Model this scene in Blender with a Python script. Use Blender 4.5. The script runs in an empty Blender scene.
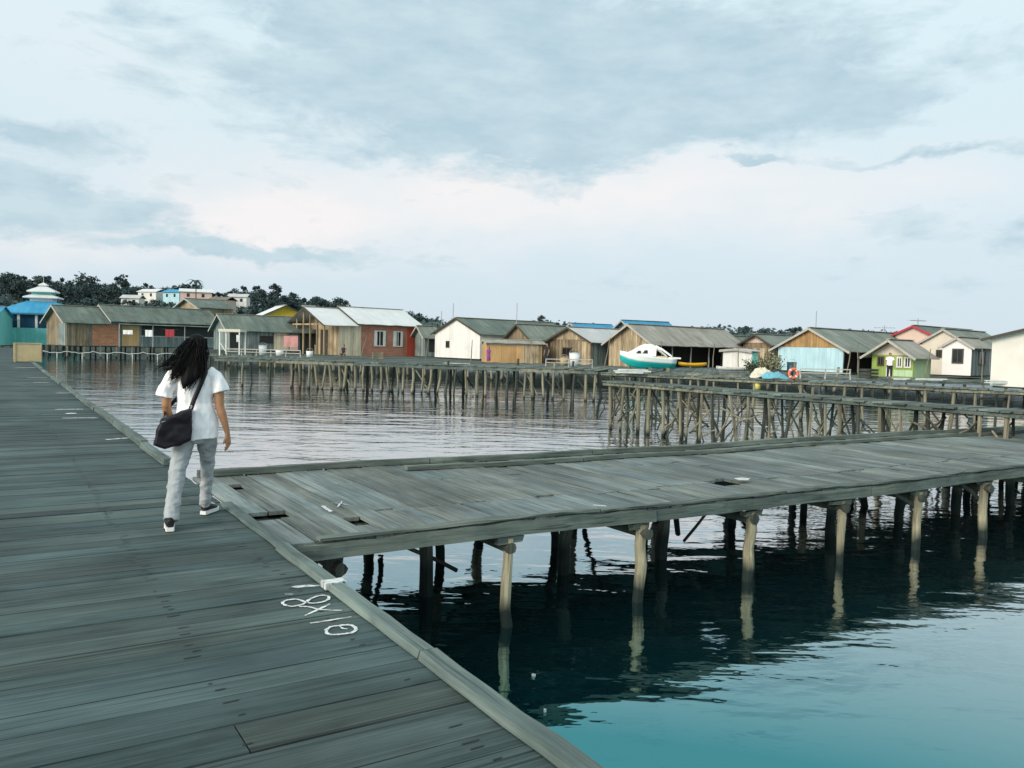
import bpy, bmesh, math, random
from mathutils import Vector, Matrix, noise
random.seed(11)
R_ = math.radians
C = bpy.context.scene.collection
SC = bpy.context.scene

# ------------------------------------------------------------------ camera
F_PX, EYE, DECK = 830.0, 2.52, 0.95
PSI = R_(32.2)
FWD = Vector((math.sin(PSI), math.cos(PSI), 0)); RGT = Vector((math.cos(PSI), -math.sin(PSI), 0))
cam_d = bpy.data.cameras.new('camera'); cam = bpy.data.objects.new('camera', cam_d); C.objects.link(cam)
cam_d.sensor_width = 36; cam_d.lens = F_PX / 1024 * 36; cam_d.clip_start = .05; cam_d.clip_end = 5000
CM = Matrix.Rotation(-PSI, 4, 'Z') @ Matrix.Rotation(R_(90 - 2.74), 4, 'X') @ Matrix.Rotation(R_(1.49), 4, 'Z')
cam.matrix_world = Matrix.Translation((0, 0, EYE)) @ CM
SC.camera = cam
def hor(px): return 331 + .026 * px
def at(px, d, z=0.0):
    p = RGT * ((px - 512) / F_PX * d) + FWD * d
    return Vector((p.x, p.y, z))
def zat(px, py, d): return EYE + (hor(px) - py) * d / F_PX
def on(px, py, z=DECK):
    r = CM.to_3x3() @ Vector(((px - 512) / F_PX, (384 - py) / F_PX, -1))
    t = (z - EYE) / r.z
    return Vector((r.x * t, r.y * t, z))

# ------------------------------------------------------------------ node helpers
def newmat(name):
    m = bpy.data.materials.new(name); m.use_nodes = True
    nt = m.node_tree; return m, nt, nt.nodes['Principled BSDF']
def N(nt, typ, ins=None, **kw):
    n = nt.nodes.new(typ)
    for k, v in kw.items(): setattr(n, k, v)
    for k, v in (ins or {}).items():
        s = n.inputs[k]
        if hasattr(v, 'is_output'): nt.links.new(v, s)
        else: s.default_value = v
    return n
def math_(nt, op, a, b=None, c=None):
    n = nt.nodes.new('ShaderNodeMath'); n.operation = op
    for i, v in enumerate((a, b, c)):
        if v is None: continue
        if hasattr(v, 'is_output'): nt.links.new(v, n.inputs[i])
        else: n.inputs[i].default_value = v
    return n.outputs[0]
def mix_(nt, f, a, b, blend='MIX'):
    n = nt.nodes.new('ShaderNodeMix'); n.data_type = 'RGBA'; n.blend_type = blend
    for i, v in ((0, f), (6, a), (7, b)):
        if hasattr(v, 'is_output'): nt.links.new(v, n.inputs[i])
        elif isinstance(v, (int, float)): n.inputs[i].default_value = v
        else: n.inputs[i].default_value = (*v, 1)[:4]
    return n.outputs[2]
def ramp_(nt, f, a, b):
    n = nt.nodes.new('ShaderNodeMapRange'); nt.links.new(f, n.inputs[0])
    n.inputs[1].default_value = a; n.inputs[2].default_value = b
    return n.outputs[0]
def grey(nt, v): 
    n = nt.nodes.new('ShaderNodeCombineColor')
    for i in range(3): nt.links.new(v, n.inputs[i])
    return n.outputs[0]
def bump_(nt, h, strength, dist, b):
    n = N(nt, 'ShaderNodeBump', {'Height': h, 'Strength': strength, 'Distance': dist})
    nt.links.new(n.outputs[0], b.inputs['Normal'])

def wood(name, c1, c2, axis=0, vary=.5, grain=1.0, bump=.5, wet=None, blotch=.5, rough=.8):
    """weathered timber; axis = grain direction; each board (mesh island) gets its own tone"""
    m, nt, b = newmat(name)
    geo = N(nt, 'ShaderNodeNewGeometry'); tc = N(nt, 'ShaderNodeTexCoord')
    isl = geo.outputs['Random Per Island']
    sc = [22 * grain] * 3; sc[axis] = .9 * grain
    off = math_(nt, 'MULTIPLY', isl, 37.0)
    v = N(nt, 'ShaderNodeVectorMath', {0: tc.outputs['Object'], 1: N(nt, 'ShaderNodeCombineXYZ', {0: off, 1: off, 2: off}).outputs[0]}, operation='ADD').outputs[0]
    g = N(nt, 'ShaderNodeTexNoise', {'Vector': N(nt, 'ShaderNodeMapping', {'Vector': v, 'Scale': sc}).outputs[0], 'Scale': 1.0, 'Detail': 5.0, 'Roughness': .65}).outputs[0]
    sc2 = [2.6] * 3; sc2[axis] = .55
    bl = N(nt, 'ShaderNodeTexNoise', {'Vector': N(nt, 'ShaderNodeMapping', {'Vector': v, 'Scale': sc2}).outputs[0], 'Scale': 1.0, 'Detail': 4.0, 'Roughness': .6}).outputs[0]
    sc3 = [75 * grain] * 3; sc3[axis] = 1.6 * grain
    fg = N(nt, 'ShaderNodeTexNoise', {'Vector': N(nt, 'ShaderNodeMapping', {'Vector': v, 'Scale': sc3}).outputs[0], 'Scale': 1.0, 'Detail': 3.0, 'Roughness': .6}).outputs[0]
    sc4 = [34 * grain] * 3; sc4[axis] = .45 * grain
    ck = N(nt, 'ShaderNodeTexNoise', {'Vector': N(nt, 'ShaderNodeMapping', {'Vector': v, 'Scale': sc4}).outputs[0], 'Scale': 1.0, 'Detail': 2.0, 'Roughness': .5}).outputs[0]
    f = math_(nt, 'ADD', math_(nt, 'MULTIPLY', ramp_(nt, g, .36, .64), .34), math_(nt, 'MULTIPLY', ramp_(nt, bl, .36, .64), .36))
    f = math_(nt, 'ADD', f, math_(nt, 'MULTIPLY', ramp_(nt, fg, .36, .64), .30))
    col = mix_(nt, f, c1, c2)
    wear = N(nt, 'ShaderNodeTexNoise', {'Vector': tc.outputs['Object'], 'Scale': .75, 'Detail': 5.0, 'Roughness': .6, 'Distortion': .4}).outputs[0]   # stains and wear that cross the boards
    col = mix_(nt, 1.0, col, grey(nt, N(nt, 'ShaderNodeMapRange', {0: wear, 1: .34, 2: .68, 3: .68, 4: 1.28}).outputs[0]), 'MULTIPLY')
    hue = math_(nt, 'FRACT', math_(nt, 'MULTIPLY', isl, 13.7))
    col = mix_(nt, hue, mix_(nt, 1.0, col, (1.08, 1.0, .91), 'MULTIPLY'), mix_(nt, 1.0, col, (.95, 1.0, 1.03), 'MULTIPLY'))
    col = mix_(nt, math_(nt, 'MULTIPLY', ramp_(nt, ck, .63, .72), .65), col, tuple(x * .25 for x in c1))
    k = math_(nt, 'ADD', 1 - vary / 2, math_(nt, 'MULTIPLY', isl, vary))
    col = mix_(nt, 1.0, col, grey(nt, k), 'MULTIPLY')
    sp = N(nt, 'ShaderNodeTexNoise', {'Vector': N(nt, 'ShaderNodeMapping', {'Vector': v, 'Scale': [9 if i != axis else 2.2 for i in range(3)]}).outputs[0], 'Scale': 1.0, 'Detail': 3.0}).outputs[0]
    col = mix_(nt, math_(nt, 'MULTIPLY', ramp_(nt, sp, .6, .78), blotch), col, tuple(x * .25 for x in c1))
    if wet is not None:   # stained, weed-covered foot of a post, in world height
        z = N(nt, 'ShaderNodeSeparateXYZ', {0: geo.outputs['Position']}).outputs[2]
        zz = math_(nt, 'ADD', z, math_(nt, 'MULTIPLY', math_(nt, 'SUBTRACT', bl, .5), .35))
        wf = ramp_(nt, zz, wet + .16, wet)
        col = mix_(nt, wf, col, (.012, .022, .02))
    nt.links.new(col, b.inputs['Base Color']); b.inputs['Roughness'].default_value = rough
    b.inputs['Specular IOR Level'].default_value = .3
    bump_(nt, g, bump, .006, b)
    return m
def boards(name, c1, c2, w=.2, vary=.5, rough=.85, dirt=.5, grainy=True):
    """wall of upright boards; works on walls along local x or y"""
    m, nt, b = newmat(name); tc = N(nt, 'ShaderNodeTexCoord')
    s = N(nt, 'ShaderNodeSeparateXYZ', {0: tc.outputs['Object']})
    u = math_(nt, 'ADD', s.outputs[0], s.outputs[1]); q = math_(nt, 'DIVIDE', u, w)
    idn = N(nt, 'ShaderNodeTexWhiteNoise', {'W': math_(nt, 'FLOOR', q)}, noise_dimensions='1D').outputs[0]
    fr = math_(nt, 'FRACT', q)
    vec = N(nt, 'ShaderNodeCombineXYZ', {0: math_(nt, 'MULTIPLY', u, 9), 1: math_(nt, 'MULTIPLY', idn, 30), 2: math_(nt, 'MULTIPLY', s.outputs[2], .9)}).outputs[0]
    n = N(nt, 'ShaderNodeTexNoise', {'Vector': vec, 'Scale': 1.0, 'Detail': 5.0, 'Roughness': .65}).outputs[0]
    col = mix_(nt, ramp_(nt, n, .3, .72), c1, c2)
    k = math_(nt, 'ADD', 1 - vary * .6, math_(nt, 'MULTIPLY', idn, vary))
    col = mix_(nt, 1.0, col, grey(nt, k), 'MULTIPLY')
    gap = math_(nt, 'LESS_THAN', fr, .06 if grainy else .03)
    col = mix_(nt, math_(nt, 'MULTIPLY', gap, .75 if grainy else .4), col, tuple(x * .2 for x in c1))
    d = N(nt, 'ShaderNodeTexNoise', {'Vector': tc.outputs['Object'], 'Scale': .8, 'Detail': 5.0}).outputs[0]
    col = mix_(nt, math_(nt, 'MULTIPLY', ramp_(nt, d, .5, .75), dirt), col, tuple(x * .4 for x in c1))
    nt.links.new(col, b.inputs['Base Color']); b.inputs['Roughness'].default_value = rough
    bump_(nt, math_(nt, 'ADD', math_(nt, 'MULTIPLY', gap, -1.0), n), .5, .01, b)
    return m
def sheet_roof(name, c1, c2, rust=.3, rustc=(.12, .08, .05), rough=.7, pitch=.18, metal=0.0):
    m, nt, b = newmat(name); tc = N(nt, 'ShaderNodeTexCoord')
    s = N(nt, 'ShaderNodeSeparateXYZ', {0: tc.outputs['Object']})
    cell = N(nt, 'ShaderNodeCombineXYZ', {0: math_(nt, 'FLOOR', math_(nt, 'DIVIDE', s.outputs[0], .85)), 1: math_(nt, 'FLOOR', math_(nt, 'DIVIDE', s.outputs[1], 1.5))}).outputs[0]
    r = N(nt, 'ShaderNodeTexWhiteNoise', {'Vector': cell}, noise_dimensions='3D').outputs[0]
    n = N(nt, 'ShaderNodeTexNoise', {'Vector': N(nt, 'ShaderNodeMapping', {'Vector': tc.outputs['Object'], 'Scale': (1.6, .35, .35)}).outputs[0], 'Scale': 1.3, 'Detail': 6.0, 'Roughness': .65}).outputs[0]
    col = mix_(nt, math_(nt, 'ADD', math_(nt, 'MULTIPLY', ramp_(nt, n, .36, .64), .5), math_(nt, 'MULTIPLY', r, .5)), c1, c2)
    n2 = N(nt, 'ShaderNodeTexNoise', {'Vector': tc.outputs['Object'], 'Scale': .7, 'Detail': 6.0}).outputs[0]
    col = mix_(nt, math_(nt, 'MULTIPLY', ramp_(nt, n2, .5, .72), rust), col, rustc)
    w = math_(nt, 'SINE', math_(nt, 'MULTIPLY', s.outputs[0], 6.283 / pitch))
    nt.links.new(col, b.inputs['Base Color']); b.inputs['Roughness'].default_value = rough; b.inputs['Metallic'].default_value = metal
    bump_(nt, w, .6, .02, b)
    return m
def paint(name, c, c2=None, rough=.6, scale=2.5, amt=.6, bump=.1, spec=.4):
    m, nt, b = newmat(name); tc = N(nt, 'ShaderNodeTexCoord')
    n = N(nt, 'ShaderNodeTexNoise', {'Vector': tc.outputs['Object'], 'Scale': scale, 'Detail': 6.0, 'Roughness': .65}).outputs[0]
    col = mix_(nt, math_(nt, 'MULTIPLY', ramp_(nt, n, .38, .72), amt), c, c2 or tuple(x * .6 for x in c))
    nt.links.new(col, b.inputs['Base Color']); b.inputs['Roughness'].default_value = rough
    b.inputs['Specular IOR Level'].default_value = spec
    if bump: bump_(nt, n, bump, .01, b)
    return m
def brick(name, c1, c2, mortar):
    m, nt, b = newmat(name); tc = N(nt, 'ShaderNodeTexCoord')
    s = N(nt, 'ShaderNodeSeparateXYZ', {0: tc.outputs['Object']})
    v = N(nt, 'ShaderNodeCombineXYZ', {0: math_(nt, 'ADD', s.outputs[0], s.outputs[1]), 1: s.outputs[2]}).outputs[0]
    br = N(nt, 'ShaderNodeTexBrick', {'Vector': v, 'Color1': (*c1, 1), 'Color2': (*c2, 1), 'Mortar': (*mortar, 1), 'Scale': 1.0, 'Mortar Size': .018, 'Brick Width': .34, 'Row Height': .15})
    n = N(nt, 'ShaderNodeTexNoise', {'Vector': tc.outputs['Object'], 'Scale': 1.1, 'Detail': 6.0}).outputs[0]
    col = mix_(nt, math_(nt, 'MULTIPLY', ramp_(nt, n, .4, .7), .5), br.outputs[0], tuple(x * .45 for x in c1))
    nt.links.new(col, b.inputs['Base Color']); b.inputs['Roughness'].default_value = .9
    return m
def leaves(name, c1, c2):
    m, nt, b = newmat(name); geo = N(nt, 'ShaderNodeNewGeometry')
    nt.links.new(mix_(nt, geo.outputs['Random Per Island'], c1, c2), b.inputs['Base Color'])
    b.inputs['Roughness'].default_value = .7; b.inputs['Specular IOR Level'].default_value = .2
    return m

M = {}
M['deck'] = wood('weathered_deck_timber', (.013, .029, .031), (.092, .132, .129), 0, .5, 1, .8, blotch=.6)
M['pierdeck'] = wood('grey_pier_timber', (.048, .068, .068), (.245, .282, .27), 1, .45, 1, .8, blotch=.4)
M['kerb'] = wood('kerb_timber', (.050, .078, .075), (.20, .245, .22), 1, .3, 1, .6)
M['railx'] = wood('edge_timber', (.045, .066, .06), (.225, .255, .215), 0, .4, 1, .6)
M['post'] = wood('pale_post_timber', (.075, .078, .058), (.37, .36, .27), 2, .7, .8, 1.0, wet=.13)
M['postdark'] = wood('dark_post_timber', (.022, .03, .028), (.10, .11, .09), 2, .5, .8, .8, wet=.3)
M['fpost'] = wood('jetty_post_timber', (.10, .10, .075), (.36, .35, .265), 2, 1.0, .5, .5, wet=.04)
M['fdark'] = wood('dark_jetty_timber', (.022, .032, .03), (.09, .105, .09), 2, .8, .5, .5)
M['jdeck'] = wood('jetty_deck_timber', (.05, .072, .068), (.17, .20, .175), 1, .8, .6, .5)
M['nail'] = paint('rust_nail', (.010, .012, .012))
M['mark'] = paint('chalky_white_paint', (.80, .82, .80), (.30, .34, .34), .8, 22, .85, 0)
def worn_paint():
    m, nt, b = newmat('chalky_white_paint'); tc = N(nt, 'ShaderNodeTexCoord')
    n = N(nt, 'ShaderNodeTexNoise', {'Vector': N(nt, 'ShaderNodeMapping', {'Vector': tc.outputs['Object'], 'Scale': (14, 60, 1)}).outputs[0], 'Scale': 1.0, 'Detail': 4.0, 'Roughness': .7}).outputs[0]
    nt.links.new(mix_(nt, ramp_(nt, n, .4, .65), (.74, .77, .75), (.42, .46, .45)), b.inputs['Base Color']); b.inputs['Roughness'].default_value = .85
    nt.links.new(ramp_(nt, n, .65, .53), b.inputs['Alpha']); return m
M['mark'] = worn_paint()
M['plank_white'] = paint('whitewashed_board', (.62, .65, .62), (.35, .37, .34), .8, 3, .7)
M['ply'] = paint('plywood', (.55, .44, .25), (.40, .31, .17), .8, 3, .6)
M['glass'] = paint('dark_window_glass', (.012, .018, .02), rough=.12, amt=.2, bump=0, spec=.6)
M['int_shade'] = paint('painted_interior_shade', (.018, .022, .02), (.03, .035, .03))  # near-black colour standing in for the shade inside open fronts
M['frame_w'] = paint('white_frame_paint', (.72, .72, .68))
M['frame_d'] = paint('dark_frame_timber', (.06, .05, .035))
M['skin'] = paint('brown_skin', (.36, .185, .095), (.32, .16, .08), .5, 20, .4, .03)
M['hair'] = paint('black_hair', (.003, .003, .0035), (.006, .006, .006), .6, 8, .5, 0, .12)
M['shirt'] = paint('white_cotton', (.90, .90, .90), (.80, .80, .82), .85, 7, .5, .15)
M['jeans'] = paint('pale_grey_denim', (.37, .40, .41), (.25, .275, .28), .9, 9, .7, .2)
M['black'] = paint('black_canvas', (.012, .012, .014), (.025, .024, .028), .6, 9, .5, .2)
M['sole'] = paint('white_rubber', (.80, .80, .78), (.6, .6, .58), .6, 9, .5, .1)
M['bag'] = paint('black_leather', (.008, .007, .011), (.014, .012, .018), .5, 6, .5, .3, .25)
M['zip'] = paint('grey_metal', (.35, .35, .36), rough=.35)

# ------------------------------------------------------------------ mesh helpers
def BM(): return bmesh.new()
def link(name, me, mat, parent=None, smooth=False):
    o = bpy.data.objects.new(name, me)
    for mm in (mat if isinstance(mat, (list, tuple)) else [mat]): me.materials.append(mm)
    if smooth: me.polygons.foreach_set('use_smooth', [True] * len(me.polygons))
    C.objects.link(o)
    if parent is not None: o.parent = parent
    return o
def obj(name, bm, mat, parent=None, smooth=False):
    bmesh.ops.recalc_face_normals(bm, faces=bm.faces[:])
    me = bpy.data.meshes.new(name); bm.to_mesh(me); bm.free()
    return link(name, me, mat, parent, smooth)
def tag(o, label, cat, group=None):
    o['label'] = label; o['category'] = cat
    if group: o['group'] = group
    return o
def thing(name, label, cat, loc=(0, 0, 0), rotz=0, group=None):
    o = bpy.data.objects.new(name, None); C.objects.link(o); o.empty_display_size = .2
    o.location = loc; o.rotation_euler = (0, 0, rotz)
    return tag(o, label, cat, group)
def structure(o): o['kind'] = 'structure'; return o
KIDS = {}
def dup(root, loc, rotz, scale=1, label=None, group=None, name=None):
    r = root.copy(); C.objects.link(r); r.location = loc; r.rotation_euler = (0, 0, rotz)
    r.scale = (scale,) * 3 if not hasattr(scale, '__len__') else scale
    if label: r['label'] = label
    if group: r['group'] = group
    for ch in list(root.children):
        c = ch.copy(); C.objects.link(c); c.parent = r
        for g in list(ch.children):
            d = g.copy(); C.objects.link(d); d.parent = c
    return r
def quad(bm, *ps, mi=0):
    f = bm.faces.new([bm.verts.new(p) for p in ps]); f.material_index = mi; return f
def box(bm, x0, x1, y0, y1, z0, z1, mi=0, jit=0):
    j = (lambda: random.uniform(-jit, jit)) if jit else (lambda: 0)
    v = [bm.verts.new((x + j(), y + j(), z + j() * .4)) for z in (z0, z1) for y in (y0, y1) for x in (x0, x1)]
    for f in ((0, 2, 3, 1), (4, 5, 7, 6), (0, 1, 5, 4), (2, 6, 7, 3), (0, 4, 6, 2), (1, 3, 7, 5)):
        bm.faces.new([v[i] for i in f]).material_index = mi
def beam(bm, p, q, w, h, up=Vector((0, 0, 1))):
    p, q = Vector(p), Vector(q); t = (q - p).normalized()
    if abs(t.dot(up)) > .97: up = Vector((1, 0, 0))
    s = t.cross(up).normalized() * (w / 2); u = s.cross(t).normalized() * (h / 2)
    v = [bm.verts.new(e + a * s + b * u) for e in (p, q) for a, b in ((-1, -1), (1, -1), (1, 1), (-1, 1))]
    for f in ((0, 1, 2, 3), (7, 6, 5, 4), (0, 4, 5, 1), (1, 5, 6, 2), (2, 6, 7, 3), (3, 7, 4, 0)): bm.faces.new([v[i] for i in f])
def tube(bm, pts, radii, seg=8, ref=Vector((1, 0, 0)), close=False, jit=0):
    pts = [Vector(p) for p in pts]; rings = []; n = len(pts)
    for i, p in enumerate(pts):
        t = (pts[min(i + 1, n - 1)] - pts[max(i - 1, 0)]).normalized()
        u = ref - t * ref.dot(t)
        if u.length < .05: u = Vector((0, 1, 0)) - t * t.y
        u.normalize(); v = t.cross(u)
        r = radii[i] if hasattr(radii, '__len__') else radii
        ra, rb = r if hasattr(r, '__len__') else (r, r)
        rings.append([bm.verts.new(p + (u * math.cos(a) * ra + v * math.sin(a) * rb) * (1 + (random.uniform(-jit, jit) if jit else 0)))
                      for a in (2 * math.pi * k / seg for k in range(seg))])
    for i in range(n - 1 + (1 if close else 0)):
        A, B = rings[i], rings[(i + 1) % n]
        for k in range(seg): bm.faces.new((A[k], A[(k + 1) % seg], B[(k + 1) % seg], B[k]))
    if not close:
        bm.faces.new(rings[0][::-1]); bm.faces.new(rings[-1])
    return rings
def pole(bm, p, q, r0, r1, seg=8, bend=.02):
    p, q = Vector(p), Vector(q); n = 5 if seg < 9 else 12; pts = []; rs = []
    for i in range(n):
        f = i / (n - 1); w = bend * (1 if 0 < i < n - 1 else .2)
        pts.append(p.lerp(q, f) + Vector((random.uniform(-w, w), random.uniform(-w, w), 0))); rs.append((r0 + (r1 - r0) * f) * random.uniform(.92, 1.08))
    tube(bm, pts, rs, seg, jit=.11)
def sphere(bm, c, r, u=14, v=10):
    m = Matrix.Translation(c) @ Matrix.Diagonal((*(r if hasattr(r, '__len__') else (r, r, r)), 1))
    bmesh.ops.create_uvsphere(bm, u_segments=u, v_segments=v, radius=1, matrix=m)
def lathe(bm, prof, seg=20, c=(0, 0, 0)):
    rings = [[bm.verts.new((c[0] + r * math.cos(2 * math.pi * k / seg), c[1] + r * math.sin(2 * math.pi * k / seg), c[2] + z)) for k in range(seg)] for r, z in prof]
    for A, B in zip(rings, rings[1:]):
        for k in range(seg): bm.faces.new((A[k], A[(k + 1) % seg], B[(k + 1) % seg], B[k]))
    bm.faces.new(rings[0][::-1]); bm.faces.new(rings[-1])
def fuse(bm, voxel, name, smooth_it=4, folds=0, fscale=8, fstretch=(1, 1, 1)):
    """weld overlapping closed volumes into one continuous skin"""
    bmesh.ops.recalc_face_normals(bm, faces=bm.faces[:])
    me = bpy.data.meshes.new(name + '_tmp'); bm.to_mesh(me); bm.free()
    o = bpy.data.objects.new('tmp', me); C.objects.link(o)
    r = o.modifiers.new('r', 'REMESH'); r.mode = 'VOXEL'; r.voxel_size = voxel
    s = o.modifiers.new('s', 'SMOOTH'); s.iterations = smooth_it; s.factor = .5
    dg = bpy.context.evaluated_depsgraph_get(); dg.update()
    out = bpy.data.meshes.new_from_object(o.evaluated_get(dg)); out.name = name
    bpy.data.objects.remove(o); bpy.data.meshes.remove(me)
    if folds:
        ns = [v.normal.copy() for v in out.vertices]
        for v, nn in zip(out.vertices, ns):
            q = Vector((v.co.x * fstretch[0], v.co.y * fstretch[1], v.co.z * fstretch[2])) * fscale
            v.co += nn * folds * (noise.noise(q) + .5 * noise.noise(q * 2.3))
    return out

# ------------------------------------------------------------------ world
def sky_dir(px, py):
    az = math.degrees(PSI) + math.degrees(math.atan((px - 512) / F_PX))
    el = math.degrees(math.atan((hor(px) - py) / math.hypot(F_PX, px - 512)))
    return az, el
SUN_EL, SUN_AZ = R_(24), math.degrees(PSI) + 180 + 42      # azimuth of the sun, clockwise from +Y
def world():
    w = bpy.data.worlds.new('World'); SC.world = w; w.use_nodes = True; nt = w.node_tree
    bg = nt.nodes['Background']; bg.inputs['Strength'].default_value = .1
    sky = N(nt, 'ShaderNodeTexSky', sky_type='NISHITA', sun_disc=False)
    sky.sun_elevation = SUN_EL; sky.sun_rotation = R_(SUN_AZ); sky.air_density = 1.0; sky.dust_density = 2.0
    d = N(nt, 'ShaderNodeTexCoord').outputs['Generated']
    s = N(nt, 'ShaderNodeSeparateXYZ', {0: d}); deg = 57.29578
    az = math_(nt, 'MULTIPLY', math_(nt, 'ARCTAN2', s.outputs[0], s.outputs[1]), deg)
    el = math_(nt, 'MULTIPLY', math_(nt, 'ARCSINE', s.outputs[2]), deg)
    def fbm(sx, sy, sc, det, seed, rough=.6, dist=.0):
        v = N(nt, 'ShaderNodeCombineXYZ', {0: math_(nt, 'MULTIPLY', az, sx), 1: math_(nt, 'MULTIPLY', el, sy), 2: seed}).outputs[0]
        return N(nt, 'ShaderNodeTexNoise', {'Vector': v, 'Scale': sc, 'Detail': det, 'Roughness': rough, 'Distortion': dist}).outputs[0]
    warp1 = math_(nt, 'MULTIPLY', math_(nt, 'SUBTRACT', fbm(.10, .2, 1, 6, 3.1), .5), 13)
    warp2 = math_(nt, 'MULTIPLY', math_(nt, 'SUBTRACT', fbm(.12, .25, 1, 6, 9.7), .5), 6)
    azw = math_(nt, 'ADD', az, warp1); elw = math_(nt, 'ADD', el, warp2)
    def blobs(lst):
        tot = None
        for px, py, rx, ry, k in lst:
            a0, e0 = sky_dir(px, py); sa = math.degrees(rx / F_PX); se = math.degrees(ry / F_PX)
            x = math_(nt, 'DIVIDE', math_(nt, 'SUBTRACT', azw, a0), sa); y = math_(nt, 'DIVIDE', math_(nt, 'SUBTRACT', elw, e0), se)
            r2 = math_(nt, 'ADD', math_(nt, 'MULTIPLY', x, x), math_(nt, 'MULTIPLY', y, y))
            g = math_(nt, 'MULTIPLY', math_(nt, 'EXPONENT', math_(nt, 'MULTIPLY', r2, -.7)), k)
            tot = g if tot is None else math_(nt, 'ADD', tot, g)
        return tot
    up = ramp_(nt, el, 1, 20)
    base = mix_(nt, up, (.61, .715, .79), (.68, .83, .88))
    cream = blobs([(520, 195, 260, 36, .9), (250, 222, 130, 22, .9), (90, 245, 150, 20, .5), (860, 195, 120, 26, .3), (60, 60, 120, 40, .25)])
    cf = math_(nt, 'MULTIPLY', cream, math_(nt, 'ADD', .45, fbm(.12, .35, 1, 6, 1.3)))
    col = mix_(nt, math_(nt, 'MINIMUM', cf, 1.0), base, (.87, .845, .845))
    cl = blobs([(400, 85, 230, 48, 1), (560, 105, 150, 45, .9), (800, 98, 150, 34, .95), (500, 150, 90, 18, .8), (20, 130, 90, 16, .9),
                (40, 200, 110, 24, 1.1), (235, 250, 110, 9, 1.1), (738, 168, 34, 5, 1.1), (935, 158, 70, 5, .6), (560, 20, 230, 40, .7), (990, 240, 110, 26, .4), (700, 290, 500, 30, .25)])
    n1 = fbm(.16, .42, 1, 8, 5.5, .62, .3)
    cm = math_(nt, 'ADD', cl, math_(nt, 'MULTIPLY', math_(nt, 'SUBTRACT', n1, .5), 2.0))
    far = ramp_(nt, math_(nt, 'ABSOLUTE', math_(nt, 'SUBTRACT', az, math.degrees(PSI))), 38, 60)
    cm = math_(nt, 'ADD', cm, math_(nt, 'MULTIPLY', far, .25))
    cmask = ramp_(nt, cm, .34, .80)
    ccol = mix_(nt, ramp_(nt, fbm(.22, .6, 1, 7, 2.2), .35, .65), (.42, .575, .66), (.545, .685, .745))
    col = mix_(nt, math_(nt, 'MULTIPLY', cmask, .9), col, ccol)
    col = N(nt, 'ShaderNodeVectorMath', {0: col, 'Scale': 9.9}, operation='SCALE').outputs[0]
    col = mix_(nt, .06, col, sky.outputs[0])
    nt.links.new(col, bg.inputs['Color'])
    L = bpy.data.lights.new('sun', 'SUN'); L.energy = 3.0; L.angle = R_(30); L.color = (1, .90, .78)
    lo = bpy.data.objects.new('sun', L); C.objects.link(lo)
    a = R_(SUN_AZ); dirv = Vector((math.sin(a) * math.cos(SUN_EL), math.cos(a) * math.cos(SUN_EL), math.sin(SUN_EL)))
    lo.rotation_euler = dirv.to_track_quat('Z', 'Y').to_euler(); lo.location = dirv * 60
world()
SC.view_settings.view_transform = 'Standard'; SC.view_settings.look = 'None'; SC.view_settings.exposure = .16; SC.view_settings.gamma = 1

# ------------------------------------------------------------------ water
def water():
    m, nt, b = newmat('sea_water'); tc = N(nt, 'ShaderNodeTexCoord'); geo = N(nt, 'ShaderNodeNewGeometry')
    P = geo.outputs['Position']
    rot = N(nt, 'ShaderNodeMapping', {'Vector': P, 'Rotation': (0, 0, PSI)}).outputs[0]     # swell runs roughly across the bay
    def nz(sx, sy, det, rough=.5, dist=0): return N(nt, 'ShaderNodeTexNoise', {'Vector': N(nt, 'ShaderNodeMapping', {'Vector': rot, 'Scale': (sx, sy, 1)}).outputs[0], 'Scale': 1.0, 'Detail': det, 'Roughness': rough, 'Distortion': dist}).outputs[0]
    big = nz(.16, .55, 2.0); mid = nz(.9, 2.0, 2.5, .5, .3); fine = nz(4.0, 7.5, 2.0, .55)
    patch = ramp_(nt, nz(.05, .11, 3.0), .38, .66)
    h = math_(nt, 'ADD', math_(nt, 'MULTIPLY', big, .055), math_(nt, 'MULTIPLY', mid, .027))
    h = math_(nt, 'ADD', h, math_(nt, 'MULTIPLY', math_(nt, 'MULTIPLY', fine, math_(nt, 'ADD', .15, math_(nt, 'MULTIPLY', patch, .6))), .011))
    py = N(nt, 'ShaderNodeSeparateXYZ', {0: P}).outputs[1]       # calmer in the lee of the side pier, rougher out in the bay
    open_ = N(nt, 'ShaderNodeMapRange', {0: math_(nt, 'ADD', py, math_(nt, 'MULTIPLY', patch, 4.0)), 1: 8.0, 2: 20.0, 3: .85, 4: 1.25}).outputs[0]
    h = math_(nt, 'MULTIPLY', h, open_)
    bump_(nt, h, 1.0, .8, b)
    lw = N(nt, 'ShaderNodeLayerWeight', {'Blend': .5})        # steep views look into green water, grazing ones mirror the sky
    nt.links.new(mix_(nt, ramp_(nt, lw.outputs['Facing'], .57, .80), (.12, .42, .45), (1, 1, 1)), b.inputs['Specular Tint'])
    b.inputs['Base Color'].default_value = (.0005, .009, .012, 1)
    b.inputs['Roughness'].default_value = .03; b.inputs['IOR'].default_value = 11.0
    bm = BM(); S = 1500; n = 6
    vs = [[bm.verts.new((-S + 2 * S * i / n, -S + 2 * S * j / n, 0)) for i in range(n + 1)] for j in range(n + 1)]
    for j in range(n):
        for i in range(n): bm.faces.new((vs[j][i], vs[j][i + 1], vs[j + 1][i + 1], vs[j + 1][i]))
    structure(obj('water', bm, m))
water()

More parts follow.
